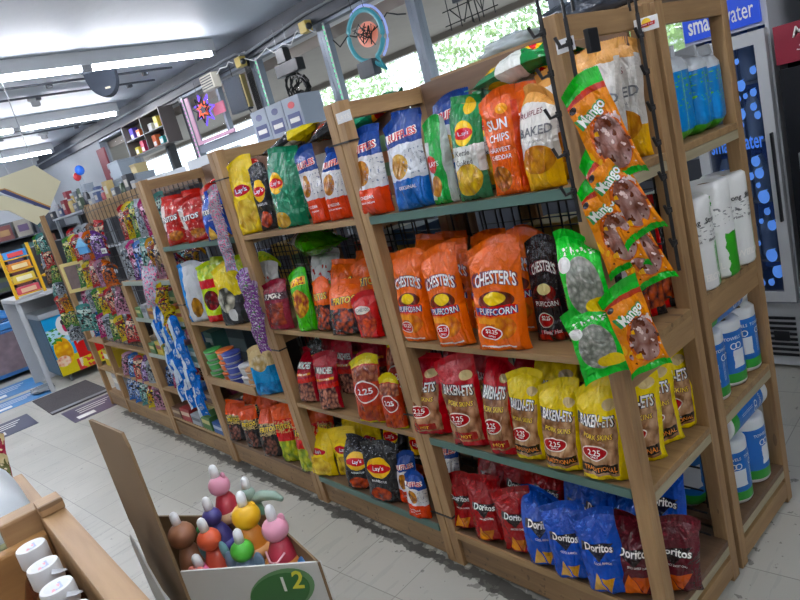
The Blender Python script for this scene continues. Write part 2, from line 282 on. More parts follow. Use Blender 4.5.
'fry_black': ('#262427',[('r',-1,2,.72,2,'#cc5420'),('fe',.45,.28,.34,.24,'#8a5648','#2a2020',9),('n',0,1,.5,.72,'#b8a070',11,.5)],[('FRITOS',.45,.62,.09,'y','k',.8,.06,0)],'small orange topped black corn chip bag'),
'corn_red': ('#b8281f',[('r',-1,2,.78,2,'#cf5a1e'),('f',-1,2,.02,.42,'#c8c44a','#6c8428',6),('n',0,1,.56,.76,'#c8a070',11,.5)],[('FRITOS',.45,.66,.09,'y','k',.8,.06,0)],'small red and lime corn chip bag'),
'gummy': ('#dc8a18',[('r',-1,2,.84,.90,'#a83a1e'),('r',-1,2,.90,2,'#2fa83a'),('r',-1,2,-1,.045,'#2fa83a'),('e',.58,.36,.40,.30,'#c8641c'),('fe',.60,.34,.34,.27,'#b89a94','#7a4a3c',4),('n',.15,1,.06,.62,'#5c2a18',5,.60),('n',.2,1,.08,.6,'#e0c8c0',6,.62),('n',.0,.4,.05,.5,'#e8b040',3,.55),('e',.10,.80,.09,.04,'#2a1c14')],
   [('Mango',.42,.66,.15,'w','G',.80,.42,0)],'orange mango gummy candy bag'),
'gummy_green': ('#35b443',[('fe',.5,.42,.40,.34,'#b8b8ae','#6d7268',10),('e',.7,.18,.3,.1,'#e6c83a'),('e',.15,.7,.16,.08,'#e4e4e0'),('n',.1,.9,.78,.86,'#e4e4e0',12,.54)],[],'green candy bag with clear window'),
'red_strip': ('#1f1c1f',[('r',-1,.12,-1,2,'#c8322a'),('r',.55,.66,-1,2,'#c0b8b0'),('r',.66,.8,-1,2,'#bd2c26'),('f',-1,2,.12,.34,'#c85a2c','#40120e',8)],[('Flamin',.4,.24,.06,'w','r',.5,0,0)],'black and red puffcorn bag seen edge on'),
'chip_white_blue': ('#d8dadc',[('r',-1,2,.5,.8,'#2a58a8'),('fe',.5,.25,.3,.15,'#d8b45a','#9a7a30',6)],[],'white and blue snack bag'),
}
BAGM = {k: print_mat('print '+K[k][3], K[k][0], K[k][1]) for k in K}
BACKM = mat('bag foil', '#b9bcc0', .3, .5)
def bag_fn(w, h, t, seed, stand=True, lean=.02):
    rnd = random.Random(seed); ph = rnd.uniform(0,6); sk = rnd.uniform(-.03,.03); s3 = seed*7.3; tl = rnd.uniform(-.05,.05); tf = rnd.uniform(-.03,.045); pin = rnd.uniform(.0,.16); dr = rnd.uniform(.0,.03); u0 = rnd.uniform(-.8,.8)
    def B(v):
        if stand: return (min(1,v/.10)**.6*.62+.38) * max(0,1-v**3.2)**.8 * (1.10-.25*v)
        return max(0,math.sin(PI*min(1,max(0,v))))**.55
    def F(u, v, side):
        b = B(v); x = u*w/2*(1-.09*b+.05*noise.noise(Vector((s3,v*4,u)))) + sk*h*v*v; x *= 1-pin*v**5; z = v*h*(1+tl*u*v*v) - dr*(u-u0)**2*v**7
        ed = max(0, 1-abs(u)**2.6)**.7
        y = -side*t/2*b*ed
        p = Vector((x*16+s3, z*13, side*3+s3))
        c = (noise.noise(p)*.5 + (abs(noise.noise(p*1.6+Vector((9,0,0))))-.25)*-1.1)*.011
        c *= 1.5; c += math.cos(u*8+ph+3*v)*.008*v**3*(1-v**12) + math.cos(u*7+ph)*.003*(1-v)**3
        m = max(0, 1-abs(u)**6)*(.3+.7*b)
        y += -side*c*m + (lean+tf)*v**4 + .006*noise.noise(Vector((x*9+s3, z*9, 5)))
        z += .006*noise.noise(Vector((x*14+s3,2,7)))*v + (-.012*(1-v)*abs(u)**4 if not stand else 0) - .018*abs(u)**3*max(0,v-.6)*0
        return Vector((x,y,z))
    return F
GB = {}
def bag_meshes(kind, w, h, t, seed, stand=True, nu=22, nv=30, text=True):
    key = (kind, round(w,3), round(h,3), round(t,3), seed, stand, text)
    if key in GB: return GB[key]
    F = bag_fn(w,h,t,seed,stand); mb = MB(); uv = []
    def U(i): a = -1+2*i/nu; return math.copysign(abs(a)**.85, a)
    for side in (1,-1):
        vs = []
        for j in range(nv+1):
            for i in range(nu+1): vs.append(F(U(i), j/nv, side)); uv.append(((U(i)+1)/2 if side == 1 else 1-(U(i)+1)/2, .04+.92*j/nv))
        fs = [(j*(nu+1)+i, j*(nu+1)+i+1, (j+1)*(nu+1)+i+1, (j+1)*(nu+1)+i) for j in range(nv) for i in range(nu)]
        if side == -1: fs = [f[::-1] for f in fs]
        mb.add(vs, fs)
    n0 = (nu+1)*(nv+1)
    mb.f += [(i+1, i, n0+i, n0+i+1) for i in range(nu)]; mb.mi += [0]*nu
    def sealer(v0, sgn, hh):
        s = MB(); suv = []; vs = []; n = nu*2
        for k in range(4):
            for i in range(n+1):
                u = -1+2*i/n; p = F(u, v0, 1); q = F(u, v0, -1); m = (p+q)/2
                zz = k/3*hh; vs.append((m.x*(1.0+.01*k), m.y + .0012*math.cos(i*PI)*(k>0) + .3*zz*math.sin(u*2+seed) , m.z + sgn*zz + (.0018*(i%2) if k==3 else 0)))
                suv.append(((u+1)/2, (.955+.045*k/3) if sgn>0 else .045-.045*k/3))
        s.add(vs, [(k*(n+1)+i, k*(n+1)+i+1, (k+1)*(n+1)+i+1, (k+1)*(n+1)+i) for k in range(3) for i in range(n)])
        return s, suv
    res = [('film', mb, uv)]
    s, suv = sealer(1.0, 1, .020); res.append(('top_seal', s, suv))
    if not stand: s, suv = sealer(0.0, -1, .016); res.append(('bottom_seal', s, suv))
    meshes = []
    m = BAGM[kind]
    for nm, b, uvs in res:
        o = b.build(nm, m, smooth=True, uv=uvs); meshes.append((nm, o.data)); bpy.data.objects.remove(o)
    if text and K[kind][2]:
        tb = MB()
        for (s_, cu_, cv_, hv, ink, outl, wv, rot, arch) in K[kind][2]:
            for lay, (ik, off) in enumerate(([(outl, .065)] if outl else []) + [(ink, .022 if hv >= .08 and not s_.startswith('L') else .006)]):
                vs, fs, cx, cy, W, H = text_geo(s_, off); hh = hv*h; wv = wv*.88; cu_ = cu_+.03; kx = wv*w/W; ky = hh/H
                kx = min(kx, ky*1.25)
                pts = []
                for x, y in vs:
                    dx = (x-cx)*kx; dy = (y-cy)*ky; dy += arch*h*(1-(2*dx/(wv*w))**2); 
                    px = (cu_-.5)*w + dx*math.cos(rot) - dy*math.sin(rot)*1; pz = (cv_-.04)/.92*h + dx*math.sin(rot) + dy*math.cos(rot)
                    vv = min(.995, max(.003, pz/h)); uu = px/(w/2)
                    for _ in range(3): uu = max(-.99, min(.99, uu + (px - F(uu, vv, 1).x)/(w/2)))
                    p = F(uu, vv, 1); pts.append((p.x, p.y - .0016 - .0009*lay, pz))
                tb.add(pts, fs, INK[ik])
        o = tb.build('lettering', TXM); meshes.append(('lettering', o.data)); bpy.data.objects.remove(o)
    GB[key] = meshes; return meshes
def make_bag(kind, loc, w, h, t=.075, seed=0, rz=0, rx=0, ry=0, stand=True, label=None, group=None, name='snack_bag', cat='snack bag', text=True, low=False):
    ms = bag_meshes(kind, w, h, t, seed, stand, *((12,16) if low else (22,30)), text=text)
    r = bpy.data.objects.new(name, ms[0][1]); C.objects.link(r); r.location = loc; r.rotation_euler = (rx,ry,rz)
    tag(r, label, cat, group)
    for nm, me in ms[1:]:
        c = bpy.data.objects.new(nm, me); C.objects.link(c); c.parent = r
    return r
ORD = ['first','second','third','fourth','fifth','sixth','seventh','eighth','ninth','tenth','eleventh','twelfth','thirteenth','fourteenth','fifteenth','sixteenth']

# ================= room =================
TH = math.radians(5.3); WD_ = Vector((math.cos(TH), math.sin(TH), 0)); WN = Vector((-math.sin(TH), math.cos(TH), 0)); W0 = Vector((-7.15, 3.64, 0))
def WM(s, off, z): return W0 + WD_*s + WN*off + Vector((0,0,z))
WMAT = Matrix.Translation(W0) @ Matrix.Rotation(TH, 4, 'Z')
CZ = 3.0
def floor_mat():
    m = bpy.data.materials.new('vinyl tile floor'); m.use_nodes = True; g = G(m); b = m.node_tree.nodes['Principled BSDF']
    tc = g.n('ShaderNodeTexCoord').outputs['Object']; v = g.mapping(tc, (1,1,1), (0,0,math.radians(-5.3)), (.12,.07,0))
    br = g.n('ShaderNodeTexBrick'); g.put(br.inputs['Vector'], v); br.offset = 0; br.inputs['Scale'].default_value = 1; br.inputs['Brick Width'].default_value = .305; br.inputs['Row Height'].default_value = .305
    br.inputs['Mortar Size'].default_value = .0018; br.inputs['Color1'].default_value = hexc('#bab8ad'); br.inputs['Color2'].default_value = hexc('#b0aea2'); br.inputs['Mortar'].default_value = hexc('#7c7a72')
    n = g.noise(tc, 1.6, 6); n2 = g.noise(g.mapping(v,(9,1.2,1)), 3.5, 4)
    col = g.mix(g.m('MULTIPLY', g.m('SUBTRACT', n, .40), 1.6, True), br.outputs['Color'], hexc('#a3a49d'))
    col = g.mix(g.m('MULTIPLY', g.m('GREATER_THAN', n2, .60), .22), col, hexc('#8f908a'))
    sp = g.m('GREATER_THAN', g.noise(tc, 30, 3), .70)
    col = g.mix(g.m('MULTIPLY', sp, .55), col, hexc('#4a4944'))
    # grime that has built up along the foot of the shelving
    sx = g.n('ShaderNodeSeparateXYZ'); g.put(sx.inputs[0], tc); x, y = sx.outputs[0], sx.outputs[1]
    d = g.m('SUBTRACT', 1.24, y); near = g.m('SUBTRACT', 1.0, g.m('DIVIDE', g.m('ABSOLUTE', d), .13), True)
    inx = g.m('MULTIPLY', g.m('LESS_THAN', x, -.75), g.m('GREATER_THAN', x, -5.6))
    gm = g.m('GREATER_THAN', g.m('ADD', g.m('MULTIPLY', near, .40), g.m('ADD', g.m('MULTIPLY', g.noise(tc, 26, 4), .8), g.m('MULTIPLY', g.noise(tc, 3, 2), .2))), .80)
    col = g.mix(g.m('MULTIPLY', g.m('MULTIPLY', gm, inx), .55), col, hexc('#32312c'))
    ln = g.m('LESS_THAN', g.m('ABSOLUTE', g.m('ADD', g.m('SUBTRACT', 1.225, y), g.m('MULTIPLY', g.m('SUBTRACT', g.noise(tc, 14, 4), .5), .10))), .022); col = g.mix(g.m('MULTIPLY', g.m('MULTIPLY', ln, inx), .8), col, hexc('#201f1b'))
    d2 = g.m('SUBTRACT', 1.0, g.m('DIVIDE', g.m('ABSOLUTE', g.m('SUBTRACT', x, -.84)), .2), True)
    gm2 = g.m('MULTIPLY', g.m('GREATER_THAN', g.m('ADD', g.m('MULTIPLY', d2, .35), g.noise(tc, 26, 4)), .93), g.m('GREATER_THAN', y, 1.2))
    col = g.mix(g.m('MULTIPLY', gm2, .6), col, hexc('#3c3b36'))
    g.put(b.inputs['Base Color'], col); g.put(b.inputs['Roughness'], g.m('ADD', g.m('MULTIPLY', n, .3), .22))
    bp = g.n('ShaderNodeBump'); bp.inputs['Strength'].default_value = .25; bp.inputs['Distance'].default_value = .003; g.put(bp.inputs['Height'], g.m('SUBTRACT', g.noise(g.mapping(v,(8,2,1)), 4, 3), br.outputs['Fac'])); g.put(b.inputs['Normal'], bp.outputs[0])
    return m
struct('floor', MB().box((-13.2,-5,-.06),(4,4.9,0)), floor_mat())
CEIL = mat('painted ceiling','#bcc6d2',.5,var=.16,vscale=.8,bump=.45,bscale=7)
struct('ceiling', MB().box((-13.2,-5,CZ),(4,5.0,CZ+.1)), CEIL)
WALL = mat('grey wall','#9aa0a6',.7,var=.06)
struct('wall_left', MB().box((-13.2,-5,0),(-13.1,4.9,CZ)), WALL)
WDK = mat('dark shop wall','#55534f',.8,var=.3)  # right and back walls darkened so the bags mirror less pale wall
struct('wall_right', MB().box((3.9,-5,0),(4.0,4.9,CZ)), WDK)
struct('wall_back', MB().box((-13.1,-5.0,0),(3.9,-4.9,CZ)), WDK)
mb = MB(); mb.M = WMAT; mb.box((-3.3,-.02,0),(11.4,.12,.95)); mb.box((-6.6,-.02,2.78),(11.4,.14,CZ)); mb.box((5.7,-.02,.95),(11.4,.12,2.78)); mb.box((-6.6,-.021,0),(-3.3,.12,2.78),1)
struct('wall_front', mb, [mat('dark wall trim','#3b4049',.55,var=.1), WALL])
mb = MB(); mb.M = WMAT; mb.box((-6.6,-.07,2.76),(11.4,-.021,2.93))
struct('trim_1', mb, mat('dark header beam','#343a45',.5))
MS = [-3.3,-2.35,-1.27,-.58,1.05,2.17,3.28,4.50,5.66]
GLASS = mat('window glass','#ffffff',.02,trans=1,alpha=.12)
gl = MC['window glass']; gl.node_tree.nodes['Principled BSDF'].inputs['IOR'].default_value = 1.02
for i in range(len(MS)-1):
    a, b = MS[i], MS[i+1]; fr = MB(); fr.M = WMAT; t = .045
    fr.box((a+.001,-.03,.95),(a+t,.07,2.78)); fr.box((b-t,-.03,.95),(b-.001,.07,2.78)); fr.box((a+t,-.02,.951),(b-t,.06,1.0)); fr.box((a+t,-.02,2.73),(b-t,.06,2.779))
    if i == 3: fr.box((a+t,-.02,2.05),(b-t,.06,2.14)); fr.box((a+.78,-.01,2.14),(a+.83,.05,2.73))
    wo = struct('window_%d'%(i+1), fr, MULL if i not in (2,) else mat('mullion dark','#2c2f36',.5))
    p = MB(); p.M = WMAT; p.box((a+t,.015,1.0),(b-t,.021,2.73)); p.build('pane', GLASS, wo)
# LED strips along three mullions
for i, (s, c, lb) in enumerate([(-.53,'#e2a8d8','pink'),(1.12,'#7fe0b0','green'),(2.24,'#86e6b4','green')]):
    mb = MB(); mb.M = WMAT
    for k in range(34): mb.box((s-.004,-.046,1.1+k*.048),(s+.004,-.035,1.13+k*.048),0)
    mb.box((s-.011,-.036,1.08),(s+.011,-.031,2.74),1)
    tag(mb.build('light_strip', [mat('led '+lb, c, .4, emit=c, es=.45), WHT]), '%s led light strip running up the %s window post'%(lb, ['third','fourth','fifth'][i]), 'light strip')
# dark cable bundle posts
mb = MB(); mb.M = WMAT
for k in range(5): mb.tube([(.93+k*.022,-.05,1.0),(.93+k*.022,-.05,2.76)], .007, 5)
tag(mb.build('cable_bundle', BLK), 'bundle of black cables down the window post beside hanging speaker', 'cables')
# conduit and wiring along the header
mb = MB(); mb.M = WMAT; mb.tube([(-6,-.10,2.85),(-2,-.10,2.86),(.9,-.10,2.85),(1.1,-.12,2.80),(2.1,-.10,2.86),(5.5,-.10,2.85)], .013, 6); mb.build('pipe', GREY).name = 'conduit_pipe'
tag(bpy.data.objects['conduit_pipe'], 'thin grey conduit running along the dark window header', 'pipe')
def squig(s0, s1, z0, r, seed, amp=.05):
    rnd = random.Random(seed); return [(s0+(s1-s0)*k/9, -.13+rnd.uniform(-.02,.02), z0+rnd.uniform(-amp,amp)) for k in range(10)]
for i,(s0,s1,z,c,l) in enumerate([(.2,1.1,2.78,WHT,'white sagging cable under the header near the hanging speaker'),(1.1,2.2,2.72,WHT,'white cable looping between the two green lit posts'),(2.4,3.3,2.5,BLK,'thin black cable hanging below round neon sign')]):
    mb = MB(); mb.M = WMAT; mb.tube(squig(s0,s1,z,0,i), .006, 5); tag(mb.build('hanging_cable', c), l, 'cable')
for i,(s,c) in enumerate([(.98,'#c9b25a'),(2.1,'#c9b25a')]):
    mb = MB(); mb.M = WMAT; mb.box((s-.05,-.16,2.70),(s+.05,-.08,2.80),0,.008); mb.ball((s+.07,-.14,2.74),.03,1); mb.box((s-.09,-.15,2.72),(s-.05,-.1,2.77),1)
    tag(mb.build('junction_box', [mat('yellow plastic',c,.5),BLKP]), 'yellow and black cable junction above the %s green lit post'%['left','right'][i], 'junction box')

# fluorescent fixtures (lamps that light the shop)
EM = mat('lit tube','#ffffff',.4,emit='#f6f7ff',es=TUBE_POWER)
fx = 0
def fixture(x, y0, y1, label, z=CZ-.08, lit=True):
    f = empty('tube_light', (x,(y0+y1)/2,z), 0, label, 'ceiling light', 'ceiling tube lights'); L = (y1-y0)/2
    MB().box((-.040,-L,-.035),(.040,L,.079),0,.004).build('housing', mat('fixture white','#c4c8cc',.4), f)
    n = max(1, round((y1-y0)/1.25)); st = 2*L/n
    for k in range(n):
        a = -L+k*st+.05; b = -L+(k+1)*st-.05
        MB().tube([(0,a,-.060),(0,b,-.060)], .022, 10).build('tube', EM, f, smooth=True)
    for k in range(n+1):
        a = -L+k*st; MB().box((-.03,max(-L,a-.045),-.08),(.03,min(L,a+.045),-.034)).build('socket', mat('socket grey','#8d9196',.5), f)
    return f
fixture(-6.15,-3.0,3.35,'long tube light nearest the camera in the row across the ceiling')
fixture(-8.85,-3.0,3.2,'second long tube light, behind the hanging ceiling speaker')
fixture(-11.5,-3.0,2.95,'third long tube light, farthest across the ceiling')
for i,(x,y0,y1) in enumerate([(-3.4,-3.5,-.9),(-3.4,-.3,1.2),(-.7,-3.8,-1.2),(-.7,-.4,1.8),(1.9,-3,3)]):
    fixture(x,y0,y1,'tube light overhead out of the picture')
# thin dark conduits crossing the ceiling
for i,(x,l) in enumerate([(-7.2,'dark conduit across ceiling in front of the second tube light'),(-10.2,'dark conduit across ceiling in front of the farthest tube light'),(-7.75,'twin dark conduit across ceiling just before the second tube light')]):
    mb = MB(); mb.tube([(x,-3,CZ-.02),(x+.1,3.3,CZ-.02)], .012, 6)
    for k in range(5): mb.box((x-.03,-1+k*1.0,CZ-.045),(x+.03,-.95+k*1.0,CZ-.001))
    tag(mb.build('ceiling_conduit', DGREY), l, 'pipe')
for i,(x,y) in enumerate([(-7.8,2.0),(-10.35,2.6)]):
    mb = MB().lathe([(.07,0),(.07,-.03),(.045,-.045),(.045,-.09),(.02,-.10)], 16, (x,y,CZ)); tag(mb.build('smoke_detector', mat('old white','#9fa3a8',.5)), ['small round fixture on the ceiling left of the wedge speaker','small round fixture on the ceiling by the farthest tube'][i], 'detector')
# ceiling speaker: dark D-shaped wedge
sp = empty('ceiling_speaker', (-6.80,2.40,CZ-.02), 0, 'dark blue-grey wedge speaker hanging below the ceiling tubes','speaker')
mb = MB(); pr = []
n = 14
for k in range(n+1):
    a = PI*k/n; pr.append((0, .24*math.cos(a)*(-1), -.02-.34*math.sin(a)**.85))
mb.poly([(0,p[1],p[2]) for p in pr], (-.22,.0,.0))
mb.build('speaker_body', mat('speaker grille','#2a323e',.8,bump=.4,bscale=220), sp); MB().box((.001,.02,-.27),(.006,.10,-.245)).build('badge', mat('badge','#a8a08a',.3,.6), sp); MB().box((-.25,-.26,-.02),(.03,.26,.018)).build('mount_plate', mat('speaker plate','#6a7480',.5), sp)
sp.rotation_euler = (0,0,math.radians(-32)); sp.scale = (.62,.62,.72); sp.location.z = CZ-.014

# ================= outside =================
struct('ground_outside', MB().box((-30,5.2,-.2),(30,60,-.1)), mat('concrete pavement','#b9bab8',.8,var=.1))
mb = MB(); mb.M = WMAT; mb.box((-8,.15,2.62),(13,2.0,2.72)); mb.box((-8,2.0,2.55),(13,2.1,3.0)); struct('roof_overhang', mb, mat('tan soffit','#a39a90',.7,var=.08))
LEAF = mat('leaf green','#8fae70',.6,var=.45,vscale=3); BARK = mat('bark','#5d4a3a',.8,var=.3)
rnd = random.Random(4)
for i,(x,y,r,l) in enumerate([(-9.8,12.2,2.0,'leafy green tree outside behind the wire frame neon sign'),(-5.6,12.4,1.9,'leafy green tree outside the window above the orange bag'),(-1.5,12,1.7,'leafy green tree outside the farthest right window'),(-17,13.5,2.1,'leafy tree outside beyond the pink edged board')]):
    t = empty('tree', (x,y,-.1), 0, l, 'tree'); MB().tube([(0,0,0),(.05,0,1.2),(0,.1,3.2)], [.14,.11,.08], 8).build('trunk', BARK, t)
    mb = MB()
    for k in range(2200):
        d = Vector((rnd.gauss(0,1),rnd.gauss(0,1),rnd.gauss(0,1))).normalized()*r*rnd.uniform(.55,1); c = d + Vector((0,0,3.2))
        a = Vector((rnd.uniform(-1,1),rnd.uniform(-1,1),rnd.uniform(-1,1))).normalized(); b = a.cross(d).normalized(); q = .09
        mb.add([c-a*q, c+b*q*.5, c+a*q, c-b*q*.5], [(0,1,2,3)])
    mb.build('foliage', LEAF, t)
for i,(s,o,w_,h_,c,l) in enumerate([(-2.5,26,9,3.2,'#c9cdd0','pale low building across the street seen through the far windows'),(9,30,12,4.5,'#b8bcc0','pale building across the street behind the trees')]):
    b = empty('building', WM(s,o,-.1), TH, l, 'building'); MB().box((-w_/2,0,0),(w_/2,4,h_)).build('wall', mat('render '+c,c,.7), b); MB().box((-w_/2-.2,-.3,h_),(w_/2+.2,4.2,h_+.2)).build('roof', DGREY, b)
    for k in range(4): MB().box((-w_/2+.8+k*w_/4.4,-.03,1),(-w_/2+1.9+k*w_/4.4,-.001,2.2)).build('window', mat('dark pane','#3a4450',.1), b)
def car(s, o, c, l):
    k = empty('parked_car', WM(s,o,-.1), TH, l, 'car')
    side = [(-2.1,.35),(-2.15,.75),(-1.9,.92),(-1.2,1.0),(-.7,1.42),(.8,1.45),(1.5,1.0),(2.1,.85),(2.2,.6),(2.15,.35)]
    mb = MB(); mb.poly([(x,-.85,z) for x,z in side],(0,1.7,0)); mb.build('body', mat('paint '+c,c,.25,coat=1), k)
    mb = MB(); mb.poly([(-1.0,-.86,1.02),(-.62,-.86,1.36),(.72,-.86,1.38),(1.3,-.86,1.02)],(0,1.72,0)); mb.build('window', mat('car glass','#20262c',.08), k)
    for x in (-1.35,1.4):
        for y in (-.86,.66):
            mb = MB(); mb.M = Matrix.Translation((x,y,.33)) @ Matrix.Rotation(-PI/2,4,'X'); mb.lathe([(.33,0),(.33,.2)],20); mb.build('wheel', BLKP, k)
car(1.2,4.6,'#d8dadc','white car parked outside behind the hanging wire tangle'); car(-3.6,5.6,'#565c66','grey car parked outside beyond the clear bins')

# ================= shelving =================
ZS = [1.314,.885,.525,.147]; BT = .02
XU = {'A':(-1.669,-.828),'B':(-2.569,-1.673),'C':(-3.515,-2.573)}
NM = {'A':'nearest bay','B':'second bay','C':'third bay'}
P_ = .041
def cable_tie(x0, x1, y0, y1, z, label):
    mb = MB(); e = .003
    mb.box((x0-e,y0-e,z),(x1+e,y0,z+.006)); mb.box((x0-e,y1,z),(x1+e,y1+e,z+.006)); mb.box((x0-e,y0,z),(x0,y1,z+.006)); mb.box((x1,y0,z),(x1+e,y1,z+.006)); mb.box((x0-.02,y0-.006,z+.001),(x0-.003,y0-.003,z+.005))
    tag(mb.build('cable_tie', BLK), label, 'cable tie')
def unit(key, y0, y1, front, label, x0, x1, boards=True, backpanel=True, lastsolid=True):
    """front=-1: open side at y0; front=+1: open side at y1"""
    u = empty('shelf_unit', ((x0+x1)/2, (y0+y1)/2, 0), 0, label, 'shelf'); cx, cy = (x0+x1)/2, (y0+y1)/2; hx, hy = (x1-x0)/2, (y1-y0)/2
    for sx in (-1,1):
        for sy in (-1,1):
            a = sx*hx - (P_ if sx > 0 else 0); b = sy*hy - (P_ if sy > 0 else 0)
            MB().box((a,b,0),(a+P_,b+P_,1.682 if sx*sy else 0),0,.0025).build('post', WZ, u)
    for sx in (-1,1):                      # end rails between front and back posts
        a = sx*hx - (.022 if sx > 0 else 0)
        for z, h in [(1.625,.052),(1.255,.0),(.80,.066),(.0,.0),(.02,.062)]:
            if h: MB().box((a+.0005,-hy+P_,z),(a+.0215,hy-P_,z+h),0,.002).build('end_rail', WY, u)
    for i, z in enumerate(ZS):
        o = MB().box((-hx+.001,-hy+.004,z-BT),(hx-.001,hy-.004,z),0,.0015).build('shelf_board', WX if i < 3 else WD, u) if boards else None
        if boards:
            fy = -hy-.002 if front < 0 else hy-.004
            if (key == 'A' and i in (0,2)) or (key == 'C' and i == 0):
                MB().box((-hx+P_,fy-.002,z-BT-.003),(hx-P_,fy+.006,z+.002)).build('edge_strip', GREEN, o)
            if (key in 'AB' and i == 3):
                MB().box((-hx+P_,fy-.003,z-BT-.004),(hx-P_,fy+.0055,z+.002)).build('edge_strip', GREEN if key=='B' else WX, o)
        for sx in (-1,1):                  # light cleat seen at each end under the board
            a = sx*hx - (.018 if sx > 0 else 0)
            MB().box((a+.0005,-hy+P_+.001,z-BT-.026),(a+.0175,hy-P_-.001,z-BT-.001)).build('cleat', wood('pale cleat','#8b8166','#b5ab8c','y'), u)
    fy = -hy+.012 if front < 0 else hy-.03
    MB().box((-hx+P_,fy,.012),(hx-P_,fy+.018,.123),0,.002).build('kick_board', WK, u)
    by = hy-P_-.014 if front < 0 else -hy+P_+.002
    if backpanel: MB().box((-hx+P_,by,1.44 if key=='A' else 1.56),(hx-P_,by+.012,1.682),0,.002).build('back_panel', WP, u)
    # black wire grid across the back
    g_ = MB(); gy = hy-P_-.02 if front < 0 else -hy+P_+.02; x = -hx+P_
    while x < hx-P_: g_.box((x,gy-.0022,.15),(x+.0045,gy+.0022,1.28)); x += .0762
    z = .16
    while z < 1.28: g_.box((-hx+P_,gy+.0022,z),(hx-P_,gy+.0062,z+.0045)); z += .0762
    g_.build('wire_grid', BLK, u)
    return u
for k in 'ABC':
    unit(k, 1.242, 1.652, -1, 'pine shelf unit facing the aisle, '+NM[k]+' of the snack run', *XU[k])
    unit(k, 1.676, 2.105, 1, 'pine shelf unit facing the coolers, backing the '+NM[k], *XU[k], boards=True, backpanel=False)
cable_tie(-1.714,-1.628,1.242,1.283,1.555,'black cable tie near top of posts between nearest and second bays')
cable_tie(-1.714,-1.628,1.242,1.283,.60,'black cable tie at mid height between nearest and second bays')
cable_tie(-2.614,-2.528,1.242,1.283,1.56,'black cable tie near top of posts between second and third bays')
cable_tie(-2.614,-2.528,1.242,1.283,.78,'black cable tie at mid height between second and third bays')
cable_tie(-1.714,-1.628,1.242,1.283,.20,'black cable tie low on the posts between nearest and second bays')
cable_tie(-3.560,-3.474,1.242,1.283,.98,'black cable tie on the posts left of the third bay')
# bay D: candy shelves, low front, and bay E: end rack
def candy_unit():
    x0, x1 = -4.44, -3.519; u = empty('candy_rack', ((x0+x1)/2,1.447,0), 0, 'pine candy rack with four low shelves left of the third bay', 'shelf'); hx = (x1-x0)/2
    for sx in (-1,1):
        for sy,h in ((-1,1.13 if sx<0 else 1.68),(1,1.682)):
            a = sx*hx-(P_ if sx>0 else 0); b = sy*.205-(P_ if sy>0 else 0); MB().box((a,b,0),(a+P_,b+P_,h),0,.0025).build('post', WZ, u)
    for z in (1.125,.875,.62,.36,.147):
        o = MB().box((-hx+.001,-.201,z-.016),(hx-.001,.201,z),0,.0015).build('shelf_board', WX, u)
        if z > .5: MB().box((-hx+P_,-.209,z-.022),(hx-P_,-.203,z+.004)).build('price_rail', mat('pale green rail','#8c9a90',.4), o)
    MB().box((-hx+P_,-.195,.012),(hx-P_,-.18,.11)).build('kick_board', WK, u); MB().box((-hx+P_,.15,1.60),(hx-P_,.163,1.682)).build('back_panel', WP, u)
    g_ = MB(); x = -hx+P_
    while x < hx-P_: g_.box((x,.144,.15),(x+.005,.148,1.66)); x += .0762
    z = .16
    while z < 1.66: g_.box((-hx+P_,.139,z),(hx-P_,.144,z+.005)); z += .0762
    g_.build('wire_grid', BLK, u)
candy_unit()
def end_rack():
    x0, x1 = -6.01, -4.445; u = empty('end_rack', ((x0+x1)/2,1.447,0), 0, 'tall pine rack with black wire grid at far end of run', 'shelf'); hx = (x1-x0)/2
    for sx in (-1,1):
        for sy in (-1,1):
            if sx > 0 and sy < 0: h = 1.1
            else: h = 1.72
            a = sx*hx-(P_ if sx>0 else 0); b = sy*.205-(P_ if sy>0 else 0); MB().box((a,b,0),(a+P_,b+P_,h),0,.0025).build('post', WZ, u)
    MB().box((.49-hx,-.205,0),(.531-hx,-.164,.72),0,.0025).build('post', WZ, u)
    for z in (.62,.36,.13): MB().box((-hx+.001,-.201,z-.018),(hx-.001,.201,z),0,.0015).build('shelf_board', WX, u)
    MB().box((-hx+P_,-.197,.012),(hx-P_,-.18,.11)).build('kick_board', WK, u)
    MB().box((-hx+P_,.142,1.56),(hx-P_,.16,1.70),0,.002).build('top_board', WX, u)
    for y, zz in ((-.19,1.52),(.13,1.70)):
        g_ = MB(); x = -hx+P_
        if y < 0: x = .55-hx
        while x < hx-.02: g_.box((x,y,.64),(x+.005,y+.004,zz)); x += .1
        z = .65
        while z < zz: g_.box(((.55-hx if y < 0 else -hx+P_),y-.005,z),(hx-.01,y,z+.005)); z += .1
        g_.build('wire_grid', BLK, u)
end_rack()
